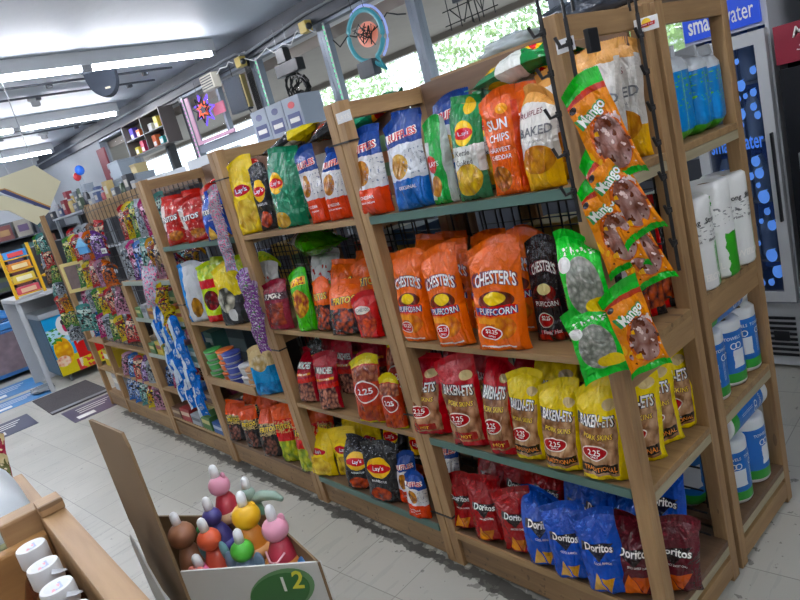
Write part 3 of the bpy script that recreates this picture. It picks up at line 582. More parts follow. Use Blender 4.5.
BAGS = [
('A', 0, 'ruf_ched', -1.618, 1.29, 0.13, 0.278),
('A', 0, 'ruf_orig', -1.434, 1.29, 0.136, 0.276),
('A', 0, 'lay_green_thin', -1.31, 1.3, 0.085, 0.249),
('A', 0, 'kettle', -1.186, 1.29, 0.105, 0.273),
('A', 0, 'sunny', -1.062, 1.29, 0.105, 0.264),
('A', 0, 'baked', -0.954, 1.29, 0.105, 0.257),
('A', 1, 'puff', -1.562, 1.28, 0.132, 0.306),
('A', 1, 'puff', -1.383, 1.27, 0.135, 0.312),
('A', 1, 'puff', -1.193, 1.27, 0.167, 0.318),
('A', 1, 'puff_hot', -1.085, 1.36, 0.105, 0.302),
('A', 2, 'rind_red', -1.635, 1.29, 0.158, 0.281),
('A', 2, 'rind_red', -1.437, 1.28, 0.144, 0.309),
('A', 2, 'rind_red', -1.294, 1.28, 0.105, 0.315),
('A', 2, 'rind_yel', -1.198, 1.29, 0.105, 0.275),
('A', 2, 'rind_yel', -1.078, 1.28, 0.119, 0.262),
('A', 2, 'rind_yel', -0.951, 1.28, 0.122, 0.269),
('A', 3, 'tort_red', -1.598, 1.31, 0.155, 0.219),
('A', 3, 'tort_red', -1.47, 1.3, 0.155, 0.223),
('A', 3, 'tort_red', -1.341, 1.3, 0.155, 0.231),
('A', 3, 'tort_blue', -1.23, 1.29, 0.155, 0.247),
('A', 3, 'tort_blue', -1.123, 1.28, 0.155, 0.243),
('A', 3, 'tort_blue', -1.007, 1.28, 0.155, 0.253),
('B', 0, 'lay_yel', -2.466, 1.29, 0.157, 0.317),
('B', 0, 'lay_bbq', -2.35, 1.31, 0.105, 0.278),
('B', 0, 'lay_green', -2.145, 1.29, 0.161, 0.303),
('B', 0, 'ruf_ched', -1.963, 1.3, 0.105, 0.28),
('B', 0, 'ruf_ched', -1.832, 1.3, 0.105, 0.257),
('B', 1, 'wheel_green', -2.578, 1.32, 0.138, 0.29),
('B', 1, 'wheel_red', -2.454, 1.27, 0.159, 0.221),
('B', 1, 'snack_green', -2.246, 1.28, 0.105, 0.257),
('B', 1, 'fry_orange', -2.122, 1.29, 0.105, 0.218),
('B', 1, 'fry_orange', -1.959, 1.27, 0.145, 0.206),
('B', 1, 'puff_red', -1.813, 1.27, 0.12, 0.174),
('B', 2, 'mix_red', -2.444, 1.29, 0.109, 0.244),
('B', 2, 'mix_red', -2.255, 1.28, 0.121, 0.249),
('B', 2, 'mix_red', -2.14, 1.4, 0.105, 0.215),
('B', 2, 'rind_price', -1.955, 1.27, 0.152, 0.27),
('B', 2, 'rind_price', -1.812, 1.27, 0.105, 0.219),
('B', 3, 'lay_yel', -2.51, 1.29, 0.165, 0.22),
('B', 3, 'lay_yel', -2.357, 1.34, 0.123, 0.248),
('B', 3, 'lay_bbq', -2.222, 1.3, 0.105, 0.23),
('B', 3, 'lay_bbq', -2.038, 1.28, 0.11, 0.268),
('B', 3, 'lay_bbq', -2.038, 1.36, 0.105, 0.18),
('B', 3, 'ruf_ched', -1.926, 1.32, 0.105, 0.216),
('B', 3, 'ruf_ched', -1.819, 1.27, 0.105, 0.199),
('C', 0, 'tort_redw', -3.301, 1.29, 0.165, 0.254),
('C', 0, 'tort_redw', -3.042, 1.29, 0.165, 0.229),
('C', 0, 'tort_bluew', -2.777, 1.28, 0.165, 0.232),
('C', 1, 'pretzel_white', -3.345, 1.28, 0.165, 0.331),
('C', 1, 'snack_lime', -3.149, 1.3, 0.165, 0.317),
('C', 1, 'snack_panda', -2.912, 1.28, 0.165, 0.305),
('C', 2, 'popcorn_blue', -2.794, 1.28, 0.165, 0.257),
('C', 3, 'fry_black', -3.401, 1.29, 0.165, 0.232),
('C', 3, 'fry_black', -3.187, 1.29, 0.165, 0.246),
('C', 3, 'fry_black', -2.969, 1.28, 0.165, 0.266),
('C', 3, 'corn_red', -2.8, 1.3, 0.165, 0.305),
('C', 3, 'corn_red', -2.595, 1.28, 0.165, 0.325)]

# ================= snack bags on the shelves =================
SHN = ['top shelf','second shelf','third shelf','bottom shelf']
BAYN = {'A':'nearest bay','B':'second bay','C':'third bay'}
from collections import Counter
cnt = Counter(); tot = Counter()
for (b,s,k,x,y,w_,h_) in BAGS: tot[(b,s,k)] += 1
def pos(k, n, t): return '' if t == 1 else (['left','right'][n] if t == 2 else ['left','middle','right'][n] if t == 3 else ORD[n]+' from left')
rnd = random.Random(11)
for i,(b,s,k,x,y,w_,h_) in enumerate(BAGS):
    n = cnt[(b,s,k)]; cnt[(b,s,k)] += 1; p = pos(k, n, tot[(b,s,k)])
    lb = K[k][3] + (', %s'%p if p else '') + ' in front row, %s, %s'%(SHN[s], BAYN[b])
    rz = {'A':.26,'B':.32,'C':.48}[b] + rnd.uniform(-.08,.08)
    t = .075 if b == 'A' and w_ > .12 else .06
    if s == 3 and b == 'A': rx = -.13; h_ -= .008; w_ = .138; t = .075; rz += .08; ry0 = -.10
    elif k.startswith('rind') and b == 'A': rx = -.11; t = .092; w_ *= 1.06; rz += .04
    elif k.startswith('mix') or k.startswith('fry_orange'): rx = -.16
    else: rx = -.05
    dx = 0
    ry0 = -.10 if (s == 3 and b == 'A') else 0
    if b == 'B' and s == 3 and k != 'ruf_ched': w_ = max(w_, .175)
    if b == 'C' and s == 3: w_ = .145
    if b == 'A' and s == 3: dx = .0
    make_bag(k, (x+dx, y-.015 if s != 3 else y-.02, ZS[s]+(t*.5*abs(math.sin(rx)))+.001), w_, h_-.02, t, i%7, rz, rx, ry0+rnd.uniform(-.05,.05), True, lb, 'front row bags on the %s of the %s'%(SHN[s],BAYN[b]))
# rows standing behind the front row: (bay, shelf, kind, x0, x1, count, y, height, width)
REAR = [('A',0,'ruf_orig',-1.58,-1.34,2,1.40,.27,.15),('A',0,'kettle',-1.22,-1.20,1,1.40,.26,.15),('A',0,'sunny',-1.09,-1.07,1,1.41,.25,.14),
 ('A',1,'puff',-1.60,-1.22,4,1.39,.285,.15),('A',1,'puff',-1.58,-1.26,3,1.49,.27,.15),
 ('A',2,'rind_red',-1.60,-1.28,3,1.39,.265,.15),('A',2,'rind_yel',-1.17,-.95,2,1.385,.25,.15),('A',2,'rind_red',-1.56,-1.30,2,1.49,.26,.15),('A',2,'rind_yel',-1.14,-.98,2,1.485,.24,.14),
 ('A',3,'tort_red',-1.58,-1.32,3,1.41,.215,.14),('A',3,'tort_blue',-1.20,-1.03,3,1.41,.215,.13),('A',3,'tort_red',-1.56,-1.36,2,1.53,.24,.15),('A',3,'tort_blue',-1.19,-1.04,2,1.53,.235,.14),
 ('B',0,'lay_green',-2.27,-2.25,1,1.40,.26,.15),('B',0,'ruf_ched',-1.93,-1.79,2,1.40,.25,.13),
 ('B',1,'wheel_green',-2.32,-2.30,1,1.42,.28,.17),('B',1,'fry_orange',-2.12,-1.80,3,1.39,.225,.14),('B',1,'fry_orange',-2.10,-1.82,3,1.49,.22,.14),
 ('B',2,'mix_red',-2.46,-2.30,2,1.41,.23,.14),('B',2,'rind_price',-1.93,-1.79,2,1.39,.24,.13),('B',2,'mix_red',-2.40,-2.02,3,1.50,.25,.15),
 ('B',3,'corn_red',-2.50,-2.34,2,1.50,.24,.14),('B',3,'lay_yel',-2.46,-2.30,2,1.42,.24,.13),('B',3,'lay_bbq',-2.18,-2.0,2,1.45,.25,.14),('B',3,'ruf_ched',-1.86,-1.76,1,1.42,.22,.14),
 ('C',0,'tort_redw',-3.36,-3.05,2,1.40,.25,.16),('C',0,'tort_bluew',-2.80,-2.78,1,1.40,.23,.15),('C',1,'snack_lime',-3.35,-2.85,3,1.42,.28,.16),
 ('C',3,'fry_black',-3.38,-2.95,3,1.38,.235,.15),('C',3,'fry_black',-3.36,-2.93,3,1.47,.225,.15),('C',3,'corn_red',-2.77,-2.62,2,1.39,.23,.13)]
rw = Counter()
for (b,s,k,x0,x1,n,y,h_,w_) in REAR:
    rw[(b,s,k)] += 1; row = ['second','third'][rw[(b,s,k)]-1]
    for j in range(n):
        x = x0 + (x1-x0)*(j/(n-1) if n > 1 else .5)
        p = '' if n == 1 else pos(k, j, n)+' '
        make_bag(k, (x+rnd.uniform(-.008,.008), y+rnd.uniform(-.005,.005), ZS[s]+.004), w_, h_+rnd.uniform(-.01,.012), .062, 1+(j+i)%6, {'A':.1,'B':.2,'C':.35}[b]+rnd.uniform(-.1,.1), -.10 if s != 3 or b != 'A' else -.16, rnd.uniform(-.05,.05), True,
          '%s, %sin %s row, %s, %s'%(K[k][3], p, row, SHN[s], BAYN[b]), 'rear row bags on the %s of the %s'%(SHN[s],BAYN[b]), text=(row=='second'), low=(row!='second'))
# single bags with a pose of their own: kind, loc, w, h, t, (rx,ry,rz), stand, label
ONE = [('baked',(-.955,1.40,1.316),.15,.27,.07,(-.05,0,.25),True,'white and yellow baked chip bag just behind the corner post, top shelf'),
 ('baked',(-.93,1.495,1.316),.15,.28,.07,(-.04,0,.25),True,'white and yellow baked chip bag in the middle of the top shelf end'),
 ('baked',(-.915,1.58,1.316),.14,.29,.06,(-.03,0,.3),True,'white and yellow baked chip bag nearest the rear post, top shelf end'),
 ('kettle',(-1.25,1.47,1.60),.17,.26,.07,(-1.35,0,-1.2),False,'green kettle chip bag lying across the tops of the top row'),
 ('puff_hot',(-.965,1.35,.888),.15,.27,.07,(-.08,0,.2),True,'black puffcorn bag second from the corner post, second shelf'),
 ('red_strip',(-.93,1.46,.888),.14,.29,.06,(-.04,0,.55),True,'black bag with red edges, left of three at the shelf end'),
 ('red_strip',(-.925,1.53,.888),.14,.30,.055,(-.03,0,.6),True,'black bag with red edges, middle of three at the shelf end'),
 ('red_strip',(-.92,1.60,.888),.13,.30,.05,(0,0,.6),True,'black bag with red edges, right of three at the shelf end'),
 ('rind_yel',(-.925,1.37,.528),.18,.27,.085,(-.02,.05,.75),True,'yellow pork rind bag turned outward just behind the corner post'),
 ('rind_yel',(-.918,1.47,.528),.175,.265,.08,(-.02,-.04,.8),True,'yellow pork rind bag turned outward, middle of the third shelf end'),
 ('rind_yel',(-.918,1.565,.528),.17,.25,.065,(0,.04,.85),True,'yellow pork rind bag turned outward nearest the rear post'),
 ('rind_yel',(-1.0,1.50,.745),.16,.24,.05,(-1.2,.1,.6),False,'yellow pork rind bag lying flat over the others at shelf end'),
 ('tort_maroon',(-.935,1.30,.150),.15,.20,.07,(-.12,-.08,.34),True,'dark maroon tortilla chip bag behind the foot of the corner post'),
 ('tort_maroon',(-.865,1.355,.150),.15,.205,.055,(-.04,.04,.42),True,'dark maroon tortilla chip bag right of the corner post on bottom shelf'),
 ('tort_blue',(-.96,1.50,.150),.15,.26,.06,(-.1,0,.2),True,'blue tortilla chip bag farthest back behind the maroon bags'),
 ('wheel_green',(-2.20,1.42,1.205),.19,.34,.12,(-1.50,0,1.25),False,'big green puffed snack bag lying on top under the top shelf'),
 ('snack_panda',(-2.50,1.47,1.62),.16,.26,.06,(-1.35,0,-.9),False,'yellow bag lying over the top row above the yellow chips'),
 ('lay_bbq',(-2.20,1.50,1.615),.17,.28,.07,(-1.3,.1,-.7),False,'black chip bag lying across the tops behind the teal bag'),
 ('lay_green',(-1.98,1.50,1.60),.17,.26,.06,(-1.2,.1,-.9),False,'teal green chip bag lying behind the blue and orange bags'),
 ('tort_redw',(-3.05,1.47,1.575),.17,.28,.07,(-1.3,0,-1.0),False,'rust red chip bag lying on top of the third bay row'),
 ('ruf_orig',(-1.585,1.50,.150),.15,.23,.06,(-.2,0,.1),True,'blue and white ridged bag leaning at left rear of the nearest bottom shelf'),
 ('lay_bbq',(-2.46,1.36,.528),.11,.24,.06,(-.05,0,.1),True,'dark navy bag against the left post on the third shelf, second bay'),
]
for q,(k,loc,w_,h_,t_,(rx,ry,rz),st,lb) in enumerate(ONE):
    make_bag(k, loc, w_, h_, t_, q%7, rz, rx, ry, st, lb)

# ---- black clip strips and bags hung on the corner ----
def strip(x, y, z0, z1, tilt, label):
    s = empty('clip_strip', (x,y,z1), 0, label, 'clip strip'); L = z1-z0
    m = MB(); m.box((-.0042,-.0015,-L),(.0042,.0015,0)); pts = [(0,0,0)]+[(0,.018-.018*math.cos(a),.03+.018*math.sin(a)) for a in [k*PI/8 for k in range(9)]]+[(0,.036,.012)]
    m.tube(pts, .0035, 6); m.build('strip', BLK, s); n = int(L/.085)
    for k in range(n):
        h = MB(); z = -.05-k*.085; h.tube([(0,-.002,z),(-.012,-.016,z-.004),(-.020,-.020,z+.018)], .0042, 5); h.box((-.006,-.004,z-.006),(.006,.002,z+.007)); h.build('clip', BLK, s)
    s.rotation_euler = (0,tilt,0); return s
strip(-.842,1.212,1.24,1.700,0,'black clip strip hanging left of the corner post')
strip(-.800,1.236,1.53,1.665,0,'short black clip strip hanging on the corner post end rail')
s_ = strip(-.800,1.530,1.02,1.655,0,'long black clip strip hanging beside the rear end post'); s_.rotation_euler = (0,0,.9)
HANG = [('gummy',(-.768,1.240,1.430),.098,.205,.022,(0,-.26,.62),'mango gummy bag hanging highest on the corner strip'),
 ('gummy',(-.757,1.245,1.290),.095,.195,.02,(0,-.36,.72),'mango gummy bag hanging second from the top'),
 ('gummy',(-.785,1.235,1.225),.092,.195,.018,(.0,-.22,.60),'mango gummy bag behind and left of the second one'),
 ('gummy',(-.760,1.268,1.175),.095,.195,.018,(.0,-.32,.70),'mango gummy bag fourth down with green bottom edge'),
 ('gummy',(-.768,1.232,.985),.098,.195,.022,(.0,-.18,.95),'lowest mango gummy bag beside the green candy bags'),
 ('gummy_green',(-.846,1.185,1.115),.105,.195,.03,(0,-.08,.50),'green candy bag hanging upper in front of the corner post'),
 ('gummy_green',(-.840,1.175,.968),.112,.15,.03,(0,-.16,.60),'green candy bag hanging lower, overlapping the mango one')]
for q,(k,c_,w_,h_,t_,r,lb) in enumerate(HANG):
    R_ = Euler((r[0],r[1],r[2]),'XYZ').to_matrix(); loc = Vector(c_) - R_ @ Vector((0,0,h_/2))
    make_bag(k, loc, w_, h_, t_, q%7, r[2], r[0], r[1], False, lb, 'candy bags hung on the corner strip', 'candy_bag', 'candy bag')

# ---- paper towels and tissue in the rear unit ----
PT = print_mat('print towel','#2668b4',[('r',-1,2,.84,2,'#d9dcdc'),('r',-1,2,-1,.06,'#dcdcdc'),('r',-1,2,.06,.20,'#3c9440'),('r',.30,.42,.28,.55,'#dfe3e6'),('r',.80,.92,.28,.55,'#dfe3e6')],.35,.2,.01)
PTG = print_mat('print green towel','#e6e7e4',[('r',.0,.26,-1,.50,'#3f9a36'),('r',.50,.76,-1,.46,'#3f9a36'),('r',.30,.44,.78,.88,'#3f9a36'),('n',0,1,.55,.72,'#8a8d8c',22,.60)],.35,.25,.05)
CARD = mat('cardboard core','#8f7a5c',.8)
def roll(loc, kind, label, r=.058, h=.27, rot=(0,0,0), group='paper towel rolls on the cooler side'):
    e = empty('paper_towel_roll', loc, 0, label, 'paper towel', group); e.rotation_euler = rot
    prof = [(.02,.012),(r*.6,.004),(r*.93,0),(r,.008),(r*1.004,.03),(r,h-.03),(r*.99,h-.008),(r*.85,h),(r*.5,h-.004),(.02,h-.010)]
    b = MB().lathe(prof, 32, cap=False); uv = [(k/32, min(1,max(0,z/h))) for (_,z) in prof for k in range(32)]
    b.build('wrapped_roll', PT if kind == 'b' else PTG, e, True, uv); MB().lathe([(.019,.01),(.019,h-.009)],16,cap=False).build('core', CARD, e, True)
    def wrap(txt, ang, z, hh, mi, off=.006, wid=None):
        vs,fs,cx,cy,W,H = text_geo(txt, off); k = hh/H; kx = k if not wid else wid/W
        t = MB(); t.add([((r+.0015)*math.cos(ang+(x-cx)*kx/r), (r+.0015)*math.sin(ang+(x-cx)*kx/r), z+(y-cy)*k) for x,y in vs], fs, mi); t.build('lettering', TXM, e)
    for a in (-1.2, -.1, 2.2):
        if kind == 'b': wrap('O', a, h*.62, .022, 0, .002); wrap('O', a+.28, h*.62, .022, 0, .002); wrap('TOWELS', a, h*.74, .010, 0)
        else: wrap('Strong', a, h*.74, .020, 1, .02); wrap('TOWEL', a, h*.14, .020, 0, .02); wrap('2 ply soft', a, h*.62, .009, 1, .01); wrap('absorbent', a, h*.54, .009, 1, .01)
    return e
ye = [1.815,1.945,2.03]
# second shelf: big white and green rolls
roll((-.892,1.790,.887),'g','white and green paper towel roll nearest the double post',.068,.27,(0,0,.2))
roll((-.884,1.912,.887),'g','plain white paper towel roll in the middle of the second shelf end',.066,.29,(0,0,2.6))
roll((-.884,2.036,.887),'g','white and green paper towel roll at the far post',.066,.285,(0,0,.35))
for j in range(3): roll((-1.045-.0*j,1.80+.118*j,.887),'g','white and green paper towel roll, %s one in the row behind'%['left','middle','right'][j],.057,.27,(0,0,j))
roll((-.905,1.80,.527),'b','blue paper towel roll standing nearest the double post, third shelf',h=.215)
roll((-.90,1.915,.527),'b','blue paper towel roll standing in the middle of the third shelf',h=.215,rot=(0,0,.6))
roll((-.90,2.03,.527),'b','blue paper towel roll standing at the far post, third shelf',h=.215,rot=(0,0,.1))
roll((-.895,1.742,.527+.215+.050),'b','blue paper towel roll lying across the standing ones, third shelf',.047,.29,(-PI/2,0,.0))
roll((-.905,1.84,.149),'b','blue paper towel roll standing left on the bottom shelf',.062,.215,(0,0,.3))
roll((-.90,1.975,.149),'b','blue paper towel roll standing right on the bottom shelf',.062,.23,(0,0,.9))
roll((-.895,1.760,.435),'b','blue paper towel roll lying on top of the bottom shelf rolls',.058,.29,(-PI/2,.0,0))
roll((-1.03,1.86,.149),'b','blue paper towel roll in the second rank of the bottom shelf',.06,.24)
# bulk pack behind the wire grid on the near bottom shelf side
def pack(name, loc, size, mats_, label, rz=0, n=(2,1), cat='paper towel pack', group=None):
    e = empty(name, loc, rz, label, cat, group); X,Y,Z = size; m = MB(); uv = []
    nx = 28; nz = 14
    pts = []
    for j in range(nz+1):
        z = Z*j/nz; zz = min(j, nz-j)/nz; inset = .03*max(0,1-zz*6)**2
        for i in range(nx):
            a = 2*PI*i/nx; ca, sa = math.cos(a), math.sin(a); q = (abs(ca)**5+abs(sa)**5)**(-1/5)
            px = (X/2-inset)*ca*q; py = (Y/2-inset)*sa*q; bulge = 1+.03*math.sin(PI*j/nz)*abs(math.cos(n[0]*a))
            pts.append((px*bulge, py*bulge, z+.004*noise.noise(Vector((px*30,py*30,z*30))))); uv.append((i/nx, j/nz))
    m.add(pts, [(j*nx+i, j*nx+(i+1)%nx, (j+1)*nx+(i+1)%nx, (j+1)*nx+i) for j in range(nz) for i in range(nx)] + [tuple(range(nx-1,-1,-1)), tuple(range(nz*nx,(nz+1)*nx))])
    m.build('wrapper', mats_, e, True, uv); return e
pk = pack('towel_pack',(-1.06,1.775,.149),(.24,.17,.30),PT,'blue bulk paper towel pack behind the wire grid, bottom shelf')
t = MB(); flat_text(t,'O O',(-1.06+1.06,-.088,.16),(1,0,0),(0,0,1),.05,0,.01); t.build('printed_mark', TXM, pk)
PB = print_mat('print bright towel','#2b83c4',[('r',-1,2,-1,.12,'#4aa33c'),('r',-1,2,.80,2,'#d4dade'),('r',.28,.36,-1,2,'#d4dade'),('r',.36,.46,.05,.8,'#4aa33c'),('n',0,1,.35,.75,'#74c04c',14,.6)],.3,.4,.01)
for j,(y,zz,l) in enumerate([(1.80,.235,'blue and green wrapped napkin pack beside the double post, top shelf'),(1.93,.225,'blue and green wrapped napkin pack in the middle, top shelf'),(2.02,.22,'blue and green wrapped napkin pack at the far post, top shelf')]):
    e = pack('napkin_pack',(-.90,y,1.316),(.11,.10 if j else .12,zz),PB,l,.1*j,group='napkin packs on the top shelf')
    m = MB(); m.poly([(-.05,-.035,zz-.01),(.05,-.035,zz-.01),(.035,.0,zz+.022),(-.035,.01,zz+.016)],(0,.02,0)); m.build('gathered_end', mat('clear white film','#ccd2d6',.25), e)
# goods in the rear units that show through the gaps
bx = [('#7d8790','grey'),('#b0483a','red'),('#d2d4d6','white'),('#3c5f8a','blue'),('#c8a84c','tan'),('#5c7f5a','green'),('#a86a3a','orange'),('#585e66','charcoal')]
def carton(loc, size, col, label, rz=0, name='carton', cat='box', group=None, stripe=None):
    e = empty(name, loc, rz, label, cat, group); X,Y,Z = size
    MB().box((-X/2,-Y/2,0),(X/2,Y/2,Z),0,.002).build('box_body', mat('carton '+col,col,.55,var=.08), e)
    MB().box((-X/2+.01,-Y/2-.0012,Z*.45),(X/2-.01,-Y/2-.0002,Z*.75)).build('label_panel', mat('panel '+(stripe or '#e6e4dc'), stripe or '#e6e4dc',.5), e)
    return e
rnd = random.Random(5); q = 0
for b,(x0,x1) in {'A':(-1.63,-1.10),'B':(-2.53,-1.72),'C':(-3.47,-2.62)}.items():
    for s in range(4):
        x = x0+.02; j = 0
        while x < x1-.12:
            w_ = rnd.uniform(.11,.19); h_ = rnd.uniform(.16,.28); c,cn = bx[q%8]; q += 1; dpt = .16
            carton((x+w_/2,1.86,ZS[s]+.001),(w_,dpt,h_),c,'%s carton on cooler side, %s from left, %s behind %s'%(cn,ORD[j],SHN[s],BAYN[b]),0,stripe=bx[(q*3)%8][0]); x += w_+.012; j += 1

# ================= coolers by the front wall =================
def bottle(loc, label, group, col='#a8c4e8', r=.033, h=.24, cap='#3a66c0', name='water_bottle'):
    e = empty(name, loc, 0, label, 'bottle', group)
    MB().lathe([(.001,0),(r*.9,0),(r,.01),(r,h*.62),(r*.8,h*.74),(r*.42,h*.88),(r*.40,h*.93)],14).build('bottle_body', mat('bottle '+col,col,.12,alpha=1,coat=.5), e, True)
    MB().lathe([(r*.46,h*.92),(r*.46,h),(.001,h)],12).build('cap', mat('cap '+cap,cap,.4), e, True); return e
cl = empty('drink_cooler', (-1.262,3.42,0), 0, 'tall silver glass door cooler covered in blue water drops', 'cooler')
SIL = mat('silver frame','#c4c8cc',.4,.0); NAVY = mat('sign blue','#1c3fa0',.3,emit='#1c3fb0',es=.7); DARK = mat('cooler dark','#14181f',.4)
m = MB(); m.box((-.235,-.28,.02),(.235,.32,.34)); m.box((-.235,-.28,.34),(-.215,.32,1.60)); m.box((.215,-.28,.34),(.235,.32,1.60)); m.box((-.215,.30,.34),(.215,.32,1.60)); m.box((-.235,-.28,1.60),(.235,.32,1.86)); m.build('cabinet', SIL, cl)
m = MB(); m.box((-.225,-.32,.36),(-.165,-.283,1.585)); m.box((.165,-.32,.36),(.225,-.283,1.585)); m.box((-.165,-.32,.36),(.165,-.283,.41)); m.box((-.165,-.32,1.53),(.165,-.283,1.585))
dr = m.build('door', SIL, cl); MB().box((-.164,-.305,.411),(.164,-.300,1.529)).build('glass', mat('cooler glass','#2a3a58',.05,alpha=.25), dr)
MB().box((.20,-.345,.75),(.212,-.321,1.15),0,.003).build('handle', DARK, dr)
rnd = random.Random(8); pts = []; tries = 0
while tries < 4000 and len(pts) < 56:
    tries += 1; x = rnd.uniform(-.14,.14); z = rnd.uniform(.44,1.50); r = rnd.choice([.013,.018,.025,.032])
    if all((x-a)**2+(z-b)**2 > (r+c+.003)**2 for a,b,c in pts) and not (1.07 < z < 1.17): pts.append((x,z,r))
for x,z,r in pts:
    lp = [(x+r*math.cos(a), -.3075, z+r*math.sin(a)) for a in [PI*k/10 for k in range(-13,4)]] + [(x+r*.98, -.3075, z+r*1.05)]
    m = MB(); m.poly(lp, (0,.0015,0)); m.build('water_drop', mat('drop blue','#5f93e4',.3,emit='#4f84e0',es=.45), dr)
m = MB(); flat_text(m,'smartwater',(0,-.309,1.12),(1,0,0),(0,0,1),.055,0,.02,.30); m.build('lettering', [mat('letter blue','#4a80e0',.3,emit='#4a80e0',es=.4)], dr)
MB().box((-.222,-.296,1.615),(.205,-.2805,1.74)).build('header_sign', NAVY, cl)
m = MB(); flat_text(m,'smart',(-.100,-.298,1.672),(1,0,0),(0,0,1),.058,0,.02,.18); flat_text(m,'water',(.088,-.298,1.672),(1,0,0),(0,0,1),.058,0,.004,.175); m.build('lettering', TXM, cl)
g_ = MB()
for k in range(8): g_.box((-.19,-.288,.07+k*.027),(.19,-.2805,.083+k*.027))
g_.build('vent_grille', DARK, cl); MB().box((.06,-.293,.15),(.15,-.2885,.20),0,.002).build('maker_plate', DARK, cl)
for z in (.55,.84,1.12,1.38):
    MB().box((-.21,-.25,z-.012),(.21,.28,z)).build('shelf', GREY, cl)
    for x in (-.15,-.05,.05,.15): bottle((-1.262+x*.78,3.42-.18,z+.001),'clear water bottle on the racks inside the blue drop cooler','water bottles in the cooler',r=.034,h=.225)
MB().box((-.212,.25,.36),(.212,.26,1.59)).build('back_light', mat('cooler light','#1c2c50',.5,emit='#2a4890',es=.25), cl); cl.scale = (.76,1,1)
c2 = empty('drink_cooler', (-.695,3.45,0), 0, 'black framed cooler with red header at right edge of picture', 'cooler')
m = MB(); m.box((-.36,-.33,.0),(.36,.33,.2)); m.box((-.36,-.33,.2),(-.33,.33,1.46)); m.box((.33,-.33,.2),(.36,.33,1.46)); m.box((-.33,.30,.2),(.33,.33,1.46)); m.box((-.36,-.33,1.46),(.36,.33,1.50)); m.build('cabinet', DARK, c2)
m = MB(); m.box((-.35,-.37,.12),(-.27,-.335,1.40)); m.box((.27,-.37,.12),(.35,-.335,1.40)); m.box((-.27,-.37,.12),(.27,-.335,.2)); m.box((-.27,-.37,1.33),(.27,-.335,1.40)); d2 = m.build('door', DARK, c2)
MB().box((-.269,-.355,.201),(.269,-.35,1.329)).build('glass', mat('dark cooler glass','#20262e',.05,alpha=.5), d2); MB().box((-.305,-.40,.6),(-.29,-.371,1.05),0,.003).build('handle', GREY, d2)
MB().box((-.36,-.36,1.42),(.36,-.331,1.575)).build('header_sign', mat('header red','#8e2438',.4), c2)
m = MB(); flat_text(m,"Mar",(-.24,-.3625,1.535),(1,0,0),(0,0,1),.042,0,.004,.10,.3); flat_text(m,'Sparkl',(-.18,-.3625,1.47),(1,0,0),(0,0,1),.034,0,.003,.20,.3); m.build('lettering', TXM, c2)
for z in (.5,.95):
    MB().box((-.32,-.3,z-.012),(.32,.28,z)).build('shelf', GREY, c2)
    for k in range(6): bottle((-.695-.26+k*.1,3.28,z+.001),'%s bottle from left on the %s rack of the black cooler'%(ORD[k],'lower' if z<.8 else 'upper'),'bottles in the black cooler','#a03a4a' if k%2 else '#c8c8a0',.032,.22,'#dddddd')
cb = carton((-.72,3.45,1.58),(.5,.4,.3),'#6a6e72','grey carton on top of the red headed cooler'); 
cb2 = carton((-1.27,3.45,1.862),(.28,.3,.2),'#9aa0a4','pale carton on top of the blue drop cooler')

# plastic wrapped bundles on top of the shelves, signs and price tags
FILM = mat('dark plastic film','#2e3540',.18,var=.3,coat=.6,bump=.8,bscale=30); CLEAR = mat('crumpled clear film','#b8c4cc',.15,alpha=.75,coat=.5,bump=.9,bscale=25)
def lump(name, loc, size, m_, label, cat, seed=0, rz=0, amp=.25, pw=3):
    mb = MB(); seg = 28; n = 14; vs = []; X,Y,Z = size
    for i in range(n+1):
        t = PI*i/n
        for k in range(seg):
            a = 2*PI*k/seg; d = Vector((math.sin(t)*math.cos(a), math.sin(t)*math.sin(a), -math.cos(t)))
            q = (abs(d.x)**pw+abs(d.y)**pw+abs(d.z)**pw)**(-1/pw); f = 1+amp*noise.noise(d*2.6+Vector((seed,0,0)))+amp*.4*noise.noise(d*7+Vector((seed,3,0)))
            vs.append((d.x*q*X/2*f, d.y*q*Y/2*f, max(0, Z/2+d.z*q*Z/2*f)))
    mb.add(vs, [(i*seg+k, i*seg+(k+1)%seg, (i+1)*seg+(k+1)%seg, (i+1)*seg+k) for i in range(n) for k in range(seg)])
    o = mb.build(name, m_, smooth=True); o.location = loc; o.rotation_euler = (0,0,rz); return tag(o, label, cat)
TOPB = MB(); TOPB.box((-1.665,1.69,1.684),(-.835,2.09,1.70)); tag(TOPB.build('top_board', WX), 'plain board laid across the top of rear shelves by corner', 'board')
lump('wrapped_bundle',(-1.12,1.90,1.702),(.34,.26,.085),FILM,'dark plastic wrapped bundle on the shelf top beside the drop cooler','bundle',2,.1)
lump('wrapped_bundle',(-1.42,1.92,1.702),(.24,.26,.06),CLEAR,'clear plastic wrapped bundle on the shelf top above the orange bag','bundle',5)
sg = empty('brand_sign', (-.798,1.560,1.612), .57, 'small white sign with red and yellow emblem on the rear end post', 'sign'); sg.scale = (.6,.6,.6)
MB().box((-.045,-.004,-.001),(.045,.0,.052),0,.0018).build('plate', WHT, sg)
m = MB(); m.poly([(.018*math.cos(a),-.0052,.030+.018*math.sin(a)) for a in [k*PI/10 for k in range(20)]],(0,.001,0),3); m.poly([(-.032,-.0066,.014),(.03,-.0066,.018),(.032,-.0066,.032),(-.03,-.0066,.027)],(0,.001,0),2); flat_text(m,'Frito Lay',(0,-.0068,.023),(1,0,.06),(0,0,1),.008,0,.004,.05); m.build('emblem', TXM, sg)
